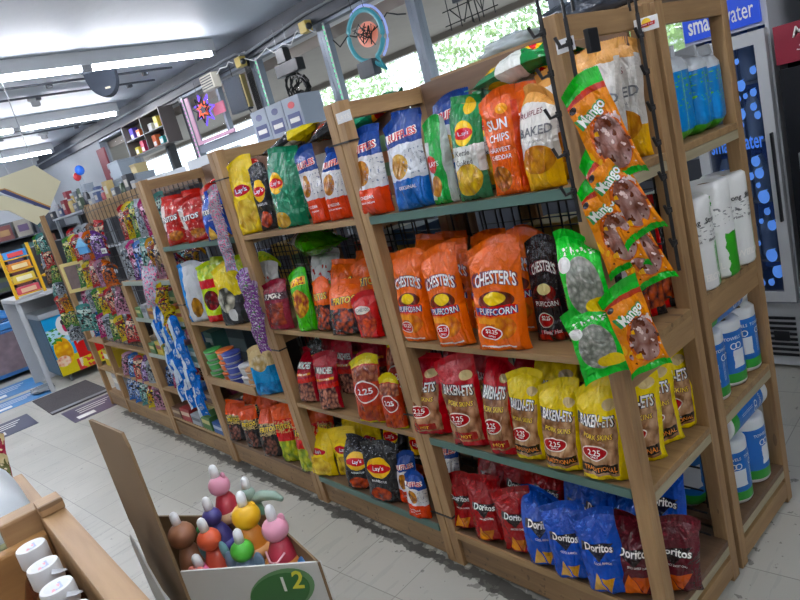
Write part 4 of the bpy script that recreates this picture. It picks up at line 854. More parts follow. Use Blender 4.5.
def tagplate(loc, wid, hh, txt, label, rz=0, back=WHT, ink=1):
    e = empty('price_tag', loc, rz, label, 'label'); MB().box((-wid/2,-.002,0),(wid/2,0,hh),0,.0006).build('plate', back, e)
    m = MB(); [m.box((-wid*.38+k*wid*.2,-.0032,hh*.35),(-wid*.25+k*wid*.2,-.0022,hh*.62),1) for k in range(4)] if not txt else flat_text(m, txt, (0,-.0028,hh/2),(1,0,0),(0,0,1),hh*.45,0,.004,wid*.8); m.build('lettering', TXM, e); return e
tagplate((-1.615,1.239,1.615),.075,.032,'LAYS','white name tag on the top of the posts left of the nearest bay')
tagplate((-.815,1.243,1.60),.045,.028,'','small white tag behind the black clip on the corner post')
e = tag(MB().box((-.790,1.275,1.585),(-.778,1.315,1.635),0,.003).build('shelf_clip', BLKP), 'black square clip head on the corner end rail', 'clip')
tagplate((-4.55,1.23,1.335),.20,.035,'','long white label strip across the wire grid rack')
tagplate((-5.1,1.243,.98),.16,.06,'','white card clipped low on the wire grid rack')

# ================= front window clutter =================
def wloc(s, off, z): return WM(s, off, z)
def wires(mb, pts, r=.004): mb.tube(pts, r, 5)
def neon_tangle(s, z, label, seed):
    n_ = empty('neon_sign', wloc(s,-.16,z), TH, label, 'neon sign'); rnd = random.Random(seed)
    MB().box((-.11,-.04,.02),(.02,.04,.15),0,.006).build('transformer', BLKP, n_); MB().box((-.17,-.05,-.10),(.18,.045,.015),0,.008).build('mount_box', BLKP, n_)
    for k in range(5):
        m = MB(); p = []; ph = rnd.uniform(0,6)
        for j in range(34):
            a = 2*PI*j/14+ph; rr = .17-.02*k+.03*math.sin(j*1.3+k); p.append((rr*math.cos(a)*.95, .02+.02*math.sin(a*1.7)+k*.018, -.22+rr*math.sin(a)*.72))
        wires(m, p, .008); m.build('glass_tube', BLK, n_)
    m = MB(); 
    for x in (-.12,.05): m.tube([(x,0,.13),(x+.02,0,.34)], .003, 5)
    m.build('hanger', GREY, n_); return n_
neon_tangle(1.77,2.52,'unlit tangle of black neon tubes hanging in the middle window',3)
rn = empty('neon_sign', wloc(2.84,-.16,2.43), TH, 'round speech bubble neon sign with teal rim and orange centre', 'neon sign')
m = MB(); loop = [(.20*math.cos(a), 0, .02+.20*math.sin(a)) for a in [PI*k/16 for k in range(-6,25)]] + [(.14,0,-.28)]; m.tube(loop+[loop[0]], .020, 8); m.build('teal_rim', mat('teal neon','#3f7f88',.3,emit='#4fb8d0',es=.25), rn, True)
m = MB(); loop2 = [(.235*math.cos(a), .02, .02+.235*math.sin(a)) for a in [PI*k/16 for k in range(-5,12)]]; m.tube(loop2, .010, 8); m.build('blue_tube', mat('blue neon','#98a8e0',.3,emit='#98a8f0',es=.6), rn, True)
m = MB(); m.poly([(.12*math.cos(a), .03, .03+.10*math.sin(a)) for a in [PI*k/14 for k in range(28)]], (0,.006,0)); m.build('orange_centre', mat('orange neon','#d88a78',.4,emit='#e07a5a',es=.35), rn)
m = MB(); rnd = random.Random(6)
for k in range(6):
    p = [(rnd.uniform(-.13,.13), rnd.uniform(-.02,.01), rnd.uniform(-.08,.12)) for _ in range(5)]; m.tube(p, .005, 5)
m.build('black_tube', BLK, rn); MB().box((-.14,-.05,-.30),(.05,.04,-.17),0,.006).build('transformer', DGREY, rn); m = MB(); m.tube([(-.08,0,.21),(-.09,0,.42)],.003,5); m.tube([(.06,0,.21),(.05,0,.42)],.003,5); m.build('hanger', BLK, rn)
ng = empty('neon_sign', wloc(3.92,-.16,2.36), TH, 'unlit black wire frame neon sign cut off by the top edge', 'neon sign')
m = MB()
for k in range(5): m.tube([(-.2+k*.1,0,-.14),(-.2+k*.1,0,.14)], .004, 5)
for k in range(3): m.tube([(-.24,-.012,-.10+k*.1),(.24,-.012,-.10+k*.1)], .004, 5)
m.build('wire_frame', BLK, ng)
m = MB(); m.tube([(-.16,-.03,.0),(-.05,-.03,-.12),(.05,-.03,.08),(.12,-.03,-.10),(.18,-.03,.06)], .006, 5); m.tube([(.0,-.03,.12),(.03,-.03,-.15),(.08,-.03,-.16),(.06,-.03,.1)], .005, 5); m.build('glass_tube', BLK, ng); MB().box((-.10,-.06,.02),(.06,-.018,.10),0,.005).build('transformer', DGREY, ng)
m = MB(); m.tube([(-.15,0,.14),(-.15,0,.42)],.003,5); m.tube([(.15,0,.14),(.15,0,.42)],.003,5); m.build('hanger', BLK, ng)
cn = empty('neon_sign', wloc(.10,-.16,2.47), TH, 'purple and orange star shaped neon sign left of hanging speaker', 'neon sign')
for c,nm,q,rr in (('#6a4fd0','purple_tube',0,.16),('#e0603a','orange_tube',1,.09),('#2a2a30','black_tube',2,.13)):
    m = MB(); m.tube([(rr*(1+.35*(-1)**k)*math.cos(2*PI*k/14+q), -.02*q, rr*(1+.35*(-1)**k)*.8*math.sin(2*PI*k/14+q)) for k in range(15)], .011, 6)
    m.build(nm, mat('neon '+nm,c,.3,emit=c if q<2 else None,es=1.2 if q<2 else 0), cn)
MB().box((-.12,.02,-.05),(.02,.05,.07),0,.005).build('transformer', DGREY, cn)
m = MB(); m.tube([(-.06,0,.12),(-.06,0,.32)],.003,5); m.build('hanger', BLK, cn)
# pink framed poster light board behind that sign
pf = empty('light_board', wloc(.12,-.06,2.40), TH, 'pink edged see-through board behind the star neon sign', 'sign')
m = MB(); m.box((-.55,-.006,-.26),(-.47,.006,.30)); m.box((-.47,-.006,-.26),(.30,.006,-.22)); m.build('pink_edge', mat('pink plastic','#d09ab8',.4), pf)
MB().box((.0,-.008,-.02),(.24,.006,.10)).build('pink_patch', mat('rose plastic','#e07890',.4), pf)
mo = empty('hanging_speaker', wloc(.83,-.17,2.47), TH+.2, 'dark grey rectangular speaker hanging in front of the window', 'speaker')
MB().box((-.13,-.04,-.19),(.13,.04,.17),0,.01).build('speaker_body', mat('slate','#303844',.5,bump=.3,bscale=150), mo); MB().box((.131,-.035,-.17),(.15,.03,.16)).build('side_frame', mat('brass edge','#8a7a4a',.4), mo); m = MB(); m.tube([(0,0,.17),(0,0,.30)],.004,5); m.tube([(.1,0,-.19),(.16,0,-.32),(.2,.02,-.27)],.005,5); m.build('cord', BLK, mo)
va = empty('vent_box', wloc(.36,-.14,2.72), TH, 'cream louvred plastic box under header left of hanging speaker', 'vent')
MB().box((-.13,-.05,-.09),(.13,.05,.07),0,.008).build('case', mat('cream plastic','#b8b4a6',.5), va)
m = MB()
for k in range(5): m.box((-.11,-.056,-.07+k*.027),(.11,-.0505,-.06+k*.027))
m.build('louvre', DGREY, va)
# high ledge fittings seen over the shelves
def wbox(s, off, z, size, col, label, name='storage_bin', cat='bin', rough=.4, alpha=1, rz=0):
    X,Y,Z = size; e = empty(name, wloc(s,off,z), TH+rz, label, cat); m = MB(); t = .008
    m.box((-X/2,-Y/2,0),(X/2,Y/2,Z),0,.006); m.build('body', mat(name+' '+col,col,rough,alpha=alpha,bump=.2,bscale=18), e); MB().box((-X/2-.006,-Y/2-.006,Z),(X/2+.006,Y/2+.006,Z+.02),0,.004).build('lid', mat(name+' lid '+col,col,.4), e); return e
# a long wall rack along the windows that carries the bins
wr = empty('window_rack', wloc(-.9,-.42,0), TH, 'white metal rack standing along the front windows behind the shelves', 'rack')
for s in (-3.6,-1.6,.2,1.9,3.4):
    MB().box((s-.02,-.2,0),(s+.02,-.16,1.80)).build('leg', GREY, wr); MB().box((s-.02,.16,0),(s+.02,.2,1.80)).build('leg', GREY, wr)
MB().box((-3.65,-.22,1.80),(3.45,.22,1.825),0,.003).build('top_shelf', mat('rack white','#b9bec4',.4), wr); MB().box((-3.65,-.22,1.2),(3.45,.22,1.22)).build('lower_shelf', mat('rack white','#b9bec4',.4), wr)
MB().box((-3.65,.205,.02),(3.45,.215,1.79)).build('back_sheet', mat('rack sheet','#2b2e35',.6,var=.2), wr)
wbox(-1.95,-.38,1.828,(.34,.26,.22),'#7f8b96','grey translucent storage bin at left of the window rack'); wbox(-1.55,-.38,1.828,(.34,.26,.20),'#8b97a2','paler grey storage bin right of the grey one on rack'); wbox(-1.95,-.38,2.072,(.32,.24,.20),'#8f9ba6','grey storage bin stacked on top of the left bin')
wbox(-1.5,-.38,2.05,(.16,.16,.10),'#b9a878','small tan tub stacked on the paler grey bin','small_tub','tub')
e = empty('red_banner', wloc(-2.5,-.36,1.828), TH, 'tall dark red banner panel standing on the window rack', 'banner'); MB().box((-.13,-.012,0),(.13,.012,.72),0,.002).build('panel', mat('banner red','#6a1f2a',.6,var=.15), e); m = MB(); [m.box((.06,-.016,.06+k*.12),(.10,-.0125,.12+k*.12)) for k in range(4)]; m.build('grey_panel', GREY, e)
for s,z,r,c,l in ((-2.95,2.36,.065,'#2868d8','shiny blue ball balloon near the far end of the windows'),(-3.12,2.29,.055,'#c83038','red ball balloon just left of the blue one')):
    e = empty('balloon', wloc(s,-.56,z), 0, l, 'balloon'); MB().ball((0,0,0),(r,r,r*1.1)).build('balloon_skin', mat('balloon '+c,c,.25), e, True); m = MB(); m.tube([(0,0,-r*1.1),(.01,0,-r-.15),(0,0,1.83-z)],.003,4); m.build('string', GREY, e)
wbox(-3.45,-.36,1.828,(.22,.14,.34),'#8d98a2','pale grey bin below the balloons on the window rack'); wbox(-3.15,-.35,1.828,(.22,.16,.20),'#a8aeb2','white grey bin between the balloons and red banner')
sh = empty('display_case', wloc(-1.30,-.14,2.30), TH, 'glass display case of small bright goods high on window wall', 'display case')
m = MB(); m.box((-.62,-.10,-.02),(.52,.10,0)); m.box((-.62,-.10,.40),(.52,.10,.42)); m.box((-.62,-.10,0),(-.60,.10,.40)); m.box((.50,-.10,0),(.52,.10,.40)); m.box((-.05,-.10,0),(-.03,.10,.40)); m.box((-.60,.085,0),(.50,.10,.40)); m.build('case_frame', mat('brown case','#4f4a48',.5), sh); MB().box((-.60,-.098,.19),(.50,.08,.20)).build('inner_shelf', GREY, sh)
rnd = random.Random(3)
cols = [('#d8d04a','yellow'),('#c83a5a','pink'),('#5a4ac0','purple'),('#d86a3a','orange'),('#3a9a9a','teal'),('#c8c8c8','white')]
for j in range(6):
    for r_ in range(2):
        c,cn_ = cols[(j+2*r_)%6]; x = -.50+j*.185; p = wloc(-1.30+x,-.14,2.302+.20*r_)
        e = empty('trinket_box', p, TH, '%s trinket box, %s from left on the %s level of glass case'%(cn_,ORD[j],['lower','upper'][r_]), 'box', 'trinkets in the glass case'); MB().box((-.05,-.04,0),(.05,.04,.10+.05*((j+r_)%2)),0,.004).build('box_body', mat('trinket '+c,c,.4), e); MB().box((-.035,-.0415,.02),(.035,-.0402,.07)).build('label_panel', WHT, e)
# white lit cooler top / tray and promo cartons
wt = empty('white_tray', wloc(.45,-.44,1.708), TH, 'white open tray on the rack behind the yellow chip bags', 'tray')
m = MB(); m.box((-.32,-.16,.12),(.32,.16,.14)); m.box((-.32,-.16,.14),(.32,-.145,.24)); m.box((-.32,.145,.14),(.32,.16,.26)); m.box((-.32,-.145,.14),(-.305,.145,.24)); m.box((.305,-.145,.14),(.32,.145,.24)); m.build('tray_body', mat('glossy white','#c9ced2',.25), wt)
wt2 = empty('white_tray', wloc(-.80,-.44,1.708), TH, 'white open tray on the rack behind the third bay chips', 'tray')
m = MB(); m.box((-.32,-.14,.12),(.32,.14,.14)); m.box((-.32,-.14,.14),(.32,-.125,.22)); m.box((-.32,.125,.14),(.32,.14,.24)); m.build('tray_body', MC['glossy white'], wt2)
for k,(s,l) in enumerate([(1.60,'left'),(1.86,'middle'),(2.12,'right')]):
    e = empty('promo_carton', wloc(s,-.42,1.828), TH, 'white chip carton with blue and red marks, %s of three on rack'%l, 'box', 'white cartons on the window rack')
    MB().box((-.125,-.13,0),(.125,.13,.34),0,.003).build('box_body', mat('promo white','#98a3b2',.5), e); m = MB(); m.box((-.09,-.1315,.08),(.09,-.1302,.2),4); m.poly([(.05*math.cos(a),-.1315,.27+.03*math.sin(a)) for a in [k_*PI/8 for k_ in range(16)]],(0,.001,0),2 if k==2 else 4); m.box((-.07,-.1335,.12),(.07,-.1316,.16),0); m.build('printed_mark', TXM, e)
# crowded small goods along the left half of the window rack
rnd = random.Random(31)
gc = [('#2c2f36','black'),('#5a6068','grey'),('#7a2a34','maroon'),('#8a8f94','silver'),('#3a4a3a','dark green'),('#a08c5a','tan'),('#3c4c70','navy')]
for r_,(off,n_) in enumerate([(-.60,16),(-.31,14)]):
    for j in range(n_):
        c,cn_ = gc[(j*3+r_*2)%7]; s_ = -4.45+j*.215+rnd.uniform(-.02,.02); h = rnd.uniform(.10,.26)+.12*r_
        if r_ and (-2.75 < s_ < -1.2 or s_ > -1.25): continue
        if not r_ and s_ > -1.1: continue
        if j % 3 == 1:
            e = empty('jar', wloc(s_,off,1.826), TH, '%s jar on the window rack, %s item from left in the %s line'%(cn_,ORD[j],['front','rear'][r_]), 'jar'); MB().lathe([(.001,0),(.045,0),(.048,.01),(.048,h*.7),(.034,h*.8),(.034,h*.84)],16).build('jar_body', mat('jar '+c,c,.25), e, True); MB().lathe([(.037,h*.841),(.037,h*.95),(.001,h*.95)],16).build('lid', GREY, e, True)
        else:
            e = empty('small_carton', wloc(s_,off,1.826), TH, '%s carton on the window rack, %s item from left in the %s line'%(cn_,ORD[j],['front','rear'][r_]), 'box'); MB().box((-.07,-.05,0),(.07,.05,h),0,.003).build('box_body', mat('shelf box '+c,c,.5,var=.2,vscale=15), e); MB().box((-.045,-.0515,h*.35),(.045,-.0502,h*.75)).build('label_panel', mat('shelf box label','#b0aca0',.5), e)
# decorations on the black string under the case; back counter merchandise along left wall
gm = ['#3c4a30','#5c2c2c','#77746a','#303844','#80623a','#463456','#2c5252','#6c4030']
gn = ['olive','dark red','cream','slate','amber','plum','teal','rust']
bw = empty('stock_shelving', (-12.6,1.6,0), 0, 'tall dark shelving with crowded goods along the far left wall', 'shelf')
for z in (.1,.5,.9,1.3,1.7): MB().box((-.4,-2.4,z-.02),(.15,1.6,z)).build('shelf_board', DGREY, bw)
for y in (-2.4,-.4,1.58): MB().box((-.4,y,0),(.15,y+.02,2.0)).build('side_panel', DGREY, bw)
MB().box((-.42,-2.4,0),(-.40,1.6,2.0)).build('back_sheet', DGREY, bw)
rnd = random.Random(9); q = 0
for zi,z in enumerate((.1,.5,.9,1.3,1.7)):
    for j in range(12):
        c = gm[q%8]; h = rnd.uniform(.18,.34); y = -.7+j*.30; e = empty('goods_carton', (-12.57,y,z+.001), 0, '%s goods carton, %s from the left on %s board of far wall shelving'%(gn[q%8],ORD[j],ORD[zi]), 'box', 'cartons on the far wall shelving')
        MB().box((-.1,-.12,0),(.1,.12,h),0,.004).build('box_body', mat('goods '+c,c,.5,var=.3,vscale=12), e); MB().box((.1003,-.08,h*.3),(.1015,.08,h*.7)).build('label_panel', mat('goods label '+gm[(q+3)%8],gm[(q+3)%8],.5), e); q += 1
bf = empty('picture_frame', (-13.09,3.0,2.05), 0, 'black empty frame on the grey far wall', 'frame'); m = MB(); m.box((0,-.3,-.3),(.03,-.26,.3)); m.box((0,.26,-.3),(.03,.3,.3)); m.box((0,-.26,.26),(.03,.26,.3)); m.build('frame_bars', BLK, bf); MB().box((0,-.26,-.3),(.008,.26,.26)).build('sheet', mat('frame sheet','#a8adb2',.6), bf)
# cream hanging board in two pieces with a navy stripe
CRM = mat('cream board','#d9d3b2',.6,var=.04); X = -6.0
cbd = empty('hanging_board', (X,1.25,1.9), 0, 'cream board with a navy diagonal stripe hung from the ceiling', 'sign')
def cpoly(pts, x0, th, m_, nm, par): mb = MB(); mb.poly([(x0,y-1.25,z-1.9) for y,z in pts],(th,0,0)); return mb.build(nm, m_, par)
cpoly([(1.00,2.10),(1.06,2.08),(1.35,2.125),(1.497,1.954),(1.343,1.768),(1.10,1.985),(1.03,2.00),(.9,2.0),(.8,2.1)],0,.03,CRM,'upper_panel',cbd)
cpoly([(.80,1.93),(1.05,1.945),(1.335,1.745),(1.209,1.658),(1.05,1.82),(.80,1.90)],.005,.025,CRM,'lower_panel',cbd)
cpoly([(1.03,1.985),(1.075,1.985),(1.345,1.765),(1.335,1.745),(1.06,1.955)],.032,.006,mat('navy stripe','#333a6a',.5),'stripe',cbd); cpoly([(1.02,1.995),(1.08,1.995),(1.352,1.775),(1.345,1.765),(1.075,1.985),(1.02,1.985)],.031,.005,mat('amber stripe','#b8863a',.5),'stripe_edge',cbd)
m = MB(); m.tube([(.015,-.1,.2),(.015,-.1,1.04)],.004,5); m.tube([(.015,.1,.22),(.015,.1,1.04)],.004,5); m.build('hanger', GREY, cbd)

# ================= counter, freezers, yellow rack, mats =================
ct = empty('counter', (-7.95,1.35,0), 0, 'white counter over the fruit freezer at the far left', 'counter'); WCN = mat('counter white','#b4b8bc',.4)
MB().box((-.42,-.30,.985),(.48,.75,1.025),0,.004).build('counter_top', WCN, ct); MB().box((.42,-.30,0),(.455,-.26,.984),0,.003).build('end_panel', WCN, ct); MB().box((-.42,-.30,0),(-.38,.75,.984)).build('end_panel', WCN, ct)
fz = empty('chest_freezer', (-7.98,1.575,0), 0, 'chest freezer printed with pineapple fruit and red popsicle picture', 'freezer')
FR = print_mat('print freezer','#3a9ad0',[('r',-1,2,.55,.80,'#b8dcea'),('r',-1,2,-1,.30,'#d8c832'),('e',.22,.40,.20,.24,'#e8c020'),('fe',.22,.40,.18,.22,'#f0cc2c','#c88a18',9),('n',.0,.36,.56,.80,'#3f8a3a',9,.52),('fe',.14,.24,.16,.09,'#d86a3a','#f0d8c0',14),('r',.48,3,.20,.86,'#c8262c'),('e',.42,.80,.17,.17,'#e6e6e6'),('e',.42,.77,.05,.08,'#a02a4a'),('e',.41,.86,.045,.045,'#2a2226'),('r',.40,3,-1,.20,'#d04a4a'),('r',.46,.56,.05,.20,'#e8d8c8'),('n',.5,3,.0,.2,'#e0d040',6,.5)],.3,0,.012)
mb = MB(); mb.box((-.30,-.35,.09),(.36,.52,.74),0,.0); fzb = mb.build('cabinet', mat('freezer white','#b9bfc4',.35), fz)
mb = MB(); mb.add([(.3615,-.35,.09),(.3615,.52,.09),(.3615,.52,.74),(.3615,-.35,.74),(.3675,-.35,.09),(.3675,.52,.09),(.3675,.52,.74),(.3675,-.35,.74)],[(4,5,6,7),(3,2,1,0),(0,1,5,4),(2,3,7,6),(1,2,6,5),(3,0,4,7)]); mb.build('picture_panel', FR, fz, uv=[(0,0),(1.9,0),(1.9,1),(0,1)]*2)
mb = MB(); mb.box((-.30,-.3575,.09),(.36,-.3515,.74)); mb.build('side_panel', mat('freezer blue side','#2a5068',.4,var=.4,vscale=8), fz)
MB().box((-.31,-.37,.741),(.385,.53,.80),0,.012).build('lid_frame', mat('freezer grey','#9aa2a8',.35), fz); m = MB(); [m.box((.25,-.2+k*.05,.8005),(.27,-.18+k*.05,.8035)) for k in range(12)]; m.build('vent_slots', WHT, fz)
m = MB(); flat_text(m,'L',(.369,.00,.50),(0,1,0),(0,0,1),.18,0,.03,.16,.4); flat_text(m,'a',(.369,.10,.42),(0,1,0),(0,0,1),.12,0,.03,.1,.3); m.build('lettering', [WHT], fz)
for x in (-.25,.30):
    for y in (-.27,.45):
        mb = MB(); mb.M = Matrix.Translation((x,y-.012,.036)) @ Matrix.Rotation(-PI/2,4,'X'); mb.lathe([(.035,0),(.035,.024)],16); mb.box((-.012,-.055,.0),(.012,-.02,.024)); mb.build('caster', mat('caster','#6a6e72',.4,.3), fz)
bf2 = empty('chest_freezer', (-10.6,1.10,0), 0, 'long blue framed ice cream freezer behind the white counter leg', 'freezer')
BLUF = mat('freezer blue','#2f6aa8',.35,var=.2); MB().box((-1.6,-.45,.05),(1.45,.28,.62),0,.02).build('cabinet', BLUF, bf2); MB().box((-1.6,-.47,.621),(1.47,.30,.70),0,.015).build('top_frame', mat('freezer edge blue','#3f86c8',.3), bf2)
mb = MB(); mb.box((1.4505,-.40,.10),(1.456,.24,.58)); mb.build('picture_panel', mat('photo panel','#7a6a70',.4,var=.6,vscale=9), bf2); mb = MB(); mb.box((-1.55,-.4565,.10),(1.40,-.4505,.58)); mb.build('picture_panel', mat('photo panel','#7a6a70',.4,var=.6,vscale=9), bf2)
MB().box((-1.5,-.40,.701),(1.35,.22,.712)).build('glass_lid', mat('lid glass','#2a4a6a',.08), bf2); m = MB(); [m.tube([(1.4-.5*k,-.42,.72),(1.3-.5*k,-.1,.80),(1.4-.5*k,.24,.72)],.02,6) for k in range(4)]; m.build('curved_rail', mat('freezer edge blue','#3f86c8',.3), bf2, True)
yr = empty('candy_stand', (-7.55,1.24,1.027), 0, 'yellow wire stand of candy boxes on the white counter', 'candy stand'); YEL = mat('yellow paint','#d8a818',.35)
for y in (-.15,.12): m = MB(); m.box((.0,y-.014,0),(.03,y+.014,.53)); m.build('upright', YEL, yr)
for k in range(4): MB().box((-.14,-.135,.02+k*.125),(.0,.105,.032+k*.125)).build('tier', YEL, yr)
cc = [('#c84a5a','#d8b090','pink and tan'),('#e0c84a','#f0e8c0','pale yellow'),('#d88a2a','#f0d8a0','orange'),('#3a8ad0','#d84a4a','blue')]
for k in range(4): carton((-7.61,1.225,1.027+.033+k*.125),(.11,.215,.075),cc[k][0],'%s candy box on the %s tier of the yellow stand'%(cc[k][2],['bottom','second','third','top'][k]),0,'candy_box','candy box','candy boxes on the yellow stand',cc[k][1]); 
for k in range(4):
    m = MB(); m.box((.001,-.085,.047+k*.125),(.004,.06,.09+k*.125)); m.build('front_label', mat('panel '+cc[k][1],cc[k][1],.5), yr)
blk = tag(MB().box((-8.25,1.45,1.026),(-7.75,1.95,1.50),0,.01).build('card_machine', mat('black case','#1c2027',.4)), 'black machine case on the white counter beside yellow stand', 'machine')
for k,(y,z,l) in enumerate([(1.50,1.29,'upper'),(1.46,1.18,'lower')]): tag(MB().ball((-7.735,y,z),(.012,.05,.018)).build('yellow_knob', YEL, smooth=True), '%s yellow knob on the black machine case'%l, 'knob')
def mat_on(pts, h, m_, name, label, cat): mb = MB(); mb.poly([(x,y,.001) for x,y in pts],(0,0,h)); o = mb.build(name, m_); return tag(o, label, cat)
mat_on([(-7.42,.845),(-6.50,.845),(-6.50,1.38),(-7.42,1.38)],.008,mat('mat dark','#4a4648',.9,var=.25,vscale=30,bump=.5,bscale=200),'floor_mat','dark grey entrance mat on the floor below the fruit freezer','mat'); tag(MB().box((-6.60,.85,.0092),(-6.53,1.375,.0115)).build('mat_edge', GREY), 'pale worn edge strip of the dark entrance mat', 'mat edge')
PUR = mat('decal purple','#4a3f5c',.4,var=.2); NVD = mat('decal navy','#2c3450',.4,var=.2); BLD = mat('decal blue','#3a7fb8',.4,var=.25)
def decal(x0,x1,y0,y1,m_,label,txt=None):
    e = empty('floor_decal', ((x0+x1)/2,(y0+y1)/2,.001), 0, label, 'floor decal'); a,b=(x1-x0)/2,(y1-y0)/2; MB().box((-a,-b,0),(a,b,.002)).build('sheet', m_, e)
    m = MB(); [m.box((-a*.6+k*a*.28,-b*.6,.0021),(-a*.52+k*a*.28,b*(.6-.15*k),.0026)) for k in range(3)]; m.box((a*.35,-b*.8,.0021),(a*.75,-b*.2,.0026)); m.build('printed_mark', TXM, e)
decal(-6.42,-5.90,.90,1.40,PUR,'purple printed decal on the floor beside the end rack','LOTTERY'); decal(-7.00,-6.44,.30,.715,NVD,'navy printed decal on the floor nearest the left edge','SAVE'); decal(-8.0,-7.50,.42,1.08,BLD,'bright blue decal strip on the floor near the counter leg','ICE COLD'); decal(-8.85,-8.15,.50,1.10,BLD,'far blue decal strip on the floor beyond the near one','FRESH')
tag(lump('crumpled_film',(-7.75,1.02,.004),(.28,.22,.05),mat('grey film','#7d868c',.25,coat=.4,bump=.6),'x','x',8),'crumpled grey plastic on the floor at the counter leg','plastic')
tag(lump('dark_bag',(-9.6,.55,.004),(.5,.35,.14),mat('dark cloth','#2f2b2c',.8,var=.4),'x','x',4),'dark crumpled bag on floor at far left edge','bag')

# ================= candy bay and end rack goods =================
PAL = [('#8c2a58','magenta','#c8a0b4'),('#55306e','purple','#a89ab8'),('#3a6a34','green','#b8b070'),('#a47a2a','amber','#6e2a1c'),('#93292c','red','#c0a890'),('#2a5490','blue','#a8b4c8'),('#a8552a','orange','#4a2a1c'),('#8f969c','silver','#4a545e'),('#5a3e2c','brown','#a08c70'),('#b0a030','yellow','#7c2a20'),('#3c706c','teal','#a0b4ac'),('#a4788a','pink','#5a2a40')]
for c,n,c2 in PAL: K['candy_'+n] = (c,[('fe',.5,.42,.36,.25,c2,c,7),('r',.1,.9,.70,.84,c2),('n',0,1,.05,.95,c2,7,.58),('n',0,1,.05,.95,'#17151b',5,.545)],[],n+' candy pouch'); BAGM['candy_'+n] = print_mat('print candy '+n, c, K['candy_'+n][1])
def pouch(n, loc, w_, h_, rz, label, group, t=.02, rx=0, ry=0, seed=1):
    return make_bag('candy_'+n, loc, w_, h_, t, seed, rz, rx, ry, False, label, group, 'candy_pouch', 'candy pouch', low=True)
SP = print_mat('print silver pink','#a8acb8',[('n',0,1,0,1,'#d87a9a',7,.55),('n',0,1,0,1,'#5a4a6a',10,.6)],.25,.8); PP = print_mat('print purple strip','#6f3f7c',[('n',0,1,0,1,'#b8a8c0',8,.55),('n',0,1,0,1,'#4a8a3a',7,.62)],.25,.8)
BAGM['sp'] = SP; BAGM['pp'] = PP; K['sp'] = ('#a8acb8',[],[],'x'); K['pp'] = ('#6f3f7c',[],[],'x')
rnd = random.Random(21)
# peg hung pouches on the grid behind the candy bay: three peg rows of seven
for r_ in range(2):
    for j in range(7):
        n = PAL[(j*5+r_*3+4)%12][1]
        pouch(n,(-4.33+j*.118,1.36-.05*r_,1.40-.235*r_),.10,.19,.5+rnd.uniform(-.2,.2),'%s candy pouch, %s from left in the %s peg row above candy rack'%(n,ORD[j],['upper','lower'][r_]),'pouches pegged above the candy rack',.03,0,rnd.uniform(-.1,.1),j%6)
# wire end rack: pouches pegged in a grid on the front
for r_ in range(4):
    for j in range(6):
        n = PAL[(j*7+r_*5+2)%12][1]
        pouch(n,(-5.40+j*.165,1.225,1.33-.205*r_),.10,.155,.7+rnd.uniform(-.2,.2),'%s pouch on the wire rack, %s column from left, %s row down'%(n,ORD[j],ORD[r_]),'pouches on the wire end rack',.02,0,rnd.uniform(-.1,.1),j%6)
# far side of end rack: green and cream pouches hanging in front of the tall post
for r_ in range(7):
    for j in range(2):
        n = ['green','silver','brown','teal','red','green','silver','amber'][(r_+j*3)%8]
        pouch(n,(-6.20+j*.10,1.20+.02*j,1.44-.135*r_),.09,.13,.9+rnd.uniform(-.3,.3),'%s pouch, %s down the %s strip left of the tall post'%(n,ORD[r_],['left','right'][j]),'pouches on strips left of the end rack',.025,0,rnd.uniform(-.2,.2),r_%6)
for k,(x,n,h) in enumerate([(-5.30,'silver',.26),(-5.12,'silver',.26),(-4.94,'brown',.24),(-4.76,'red',.20),(-5.48,'red',.18)]): pouch(n,(x,1.30,1.36-(h-.18)),.085,h,.7,'long %s pouch high in the end rack, %s of five hung there'%(n,ORD[k]),'long pouches high in the end rack',.03,0,.05,k)
tag(MB().box((-6.16,1.25,.50),(-6.008,1.256,1.64)).build('hanging_strip', BLK), 'black strip holding pouches left of the tall post', 'strip')
fs = empty('framed_sign', (-5.30,1.19,1.085), .5, 'cream framed card hanging on the wire end rack', 'sign'); m = MB(); m.box((-.12,-.006,0),(-.09,.006,.23)); m.box((.09,-.006,0),(.12,.006,.23)); m.box((-.09,-.006,0),(.09,.006,.025)); m.box((-.09,-.006,.205),(.09,.006,.23)); m.build('frame', mat('cream frame','#c8b878',.5), fs); MB().box((-.089,-.002,.026),(.089,.004,.204)).build('card', mat('card picture','#6a5a58',.5,var=.6,vscale=25), fs)
make_bag('candy_teal',(-5.36,1.165,.78),.21,.19,.04,2,.5,0,.1,False,'pale teal plastic bag hanging below the cream framed card',None,'hanging_bag','plastic bag',low=True)
bh = empty('birdhouse_toy', (-4.80,1.195,1.36), .4, 'small light blue toy hanging on the wire rack', 'toy'); MB().box((-.05,-.02,0),(.05,.02,.05),0,.006).build('body', mat('sky blue','#5aa0d8',.4), bh); m = MB(); m.poly([(-.06,-.025,.051),(.06,-.025,.051),(0,-.025,.11)],(0,.05,0)); m.build('roof', mat('sky roof','#7ab8e0',.4), bh)
for k,(x,z,c,l) in enumerate([(-5.75,.132,'#b9bcc0','white'),(-5.75,.362,'#c8b020','yellow'),(-5.75,.63,'#9aa0a8','pale grey')]): carton((x,1.42,z),(.30,.24,.15),c,'%s carton in the narrow end of the wire rack'%l)
lump('dark_netting',(-5.0,1.37,.633),(.42,.2,.20),mat('black net','#1d1b22',.5,var=.5,vscale=30,bump=.8,bscale=60),'black bundle of netting in the wire end rack','bundle',7)
for k,(x,n) in enumerate([(-5.20,'pink'),(-5.05,'blue'),(-4.90,'red'),(-4.75,'purple'),(-4.62,'silver')]): pouch(n,(x,1.27,.365),.13,.16,.4,'%s pouch on the middle board of end rack, %s from left'%(n,ORD[k]),'pouches on the middle end rack board',.05,-.2,0,k)
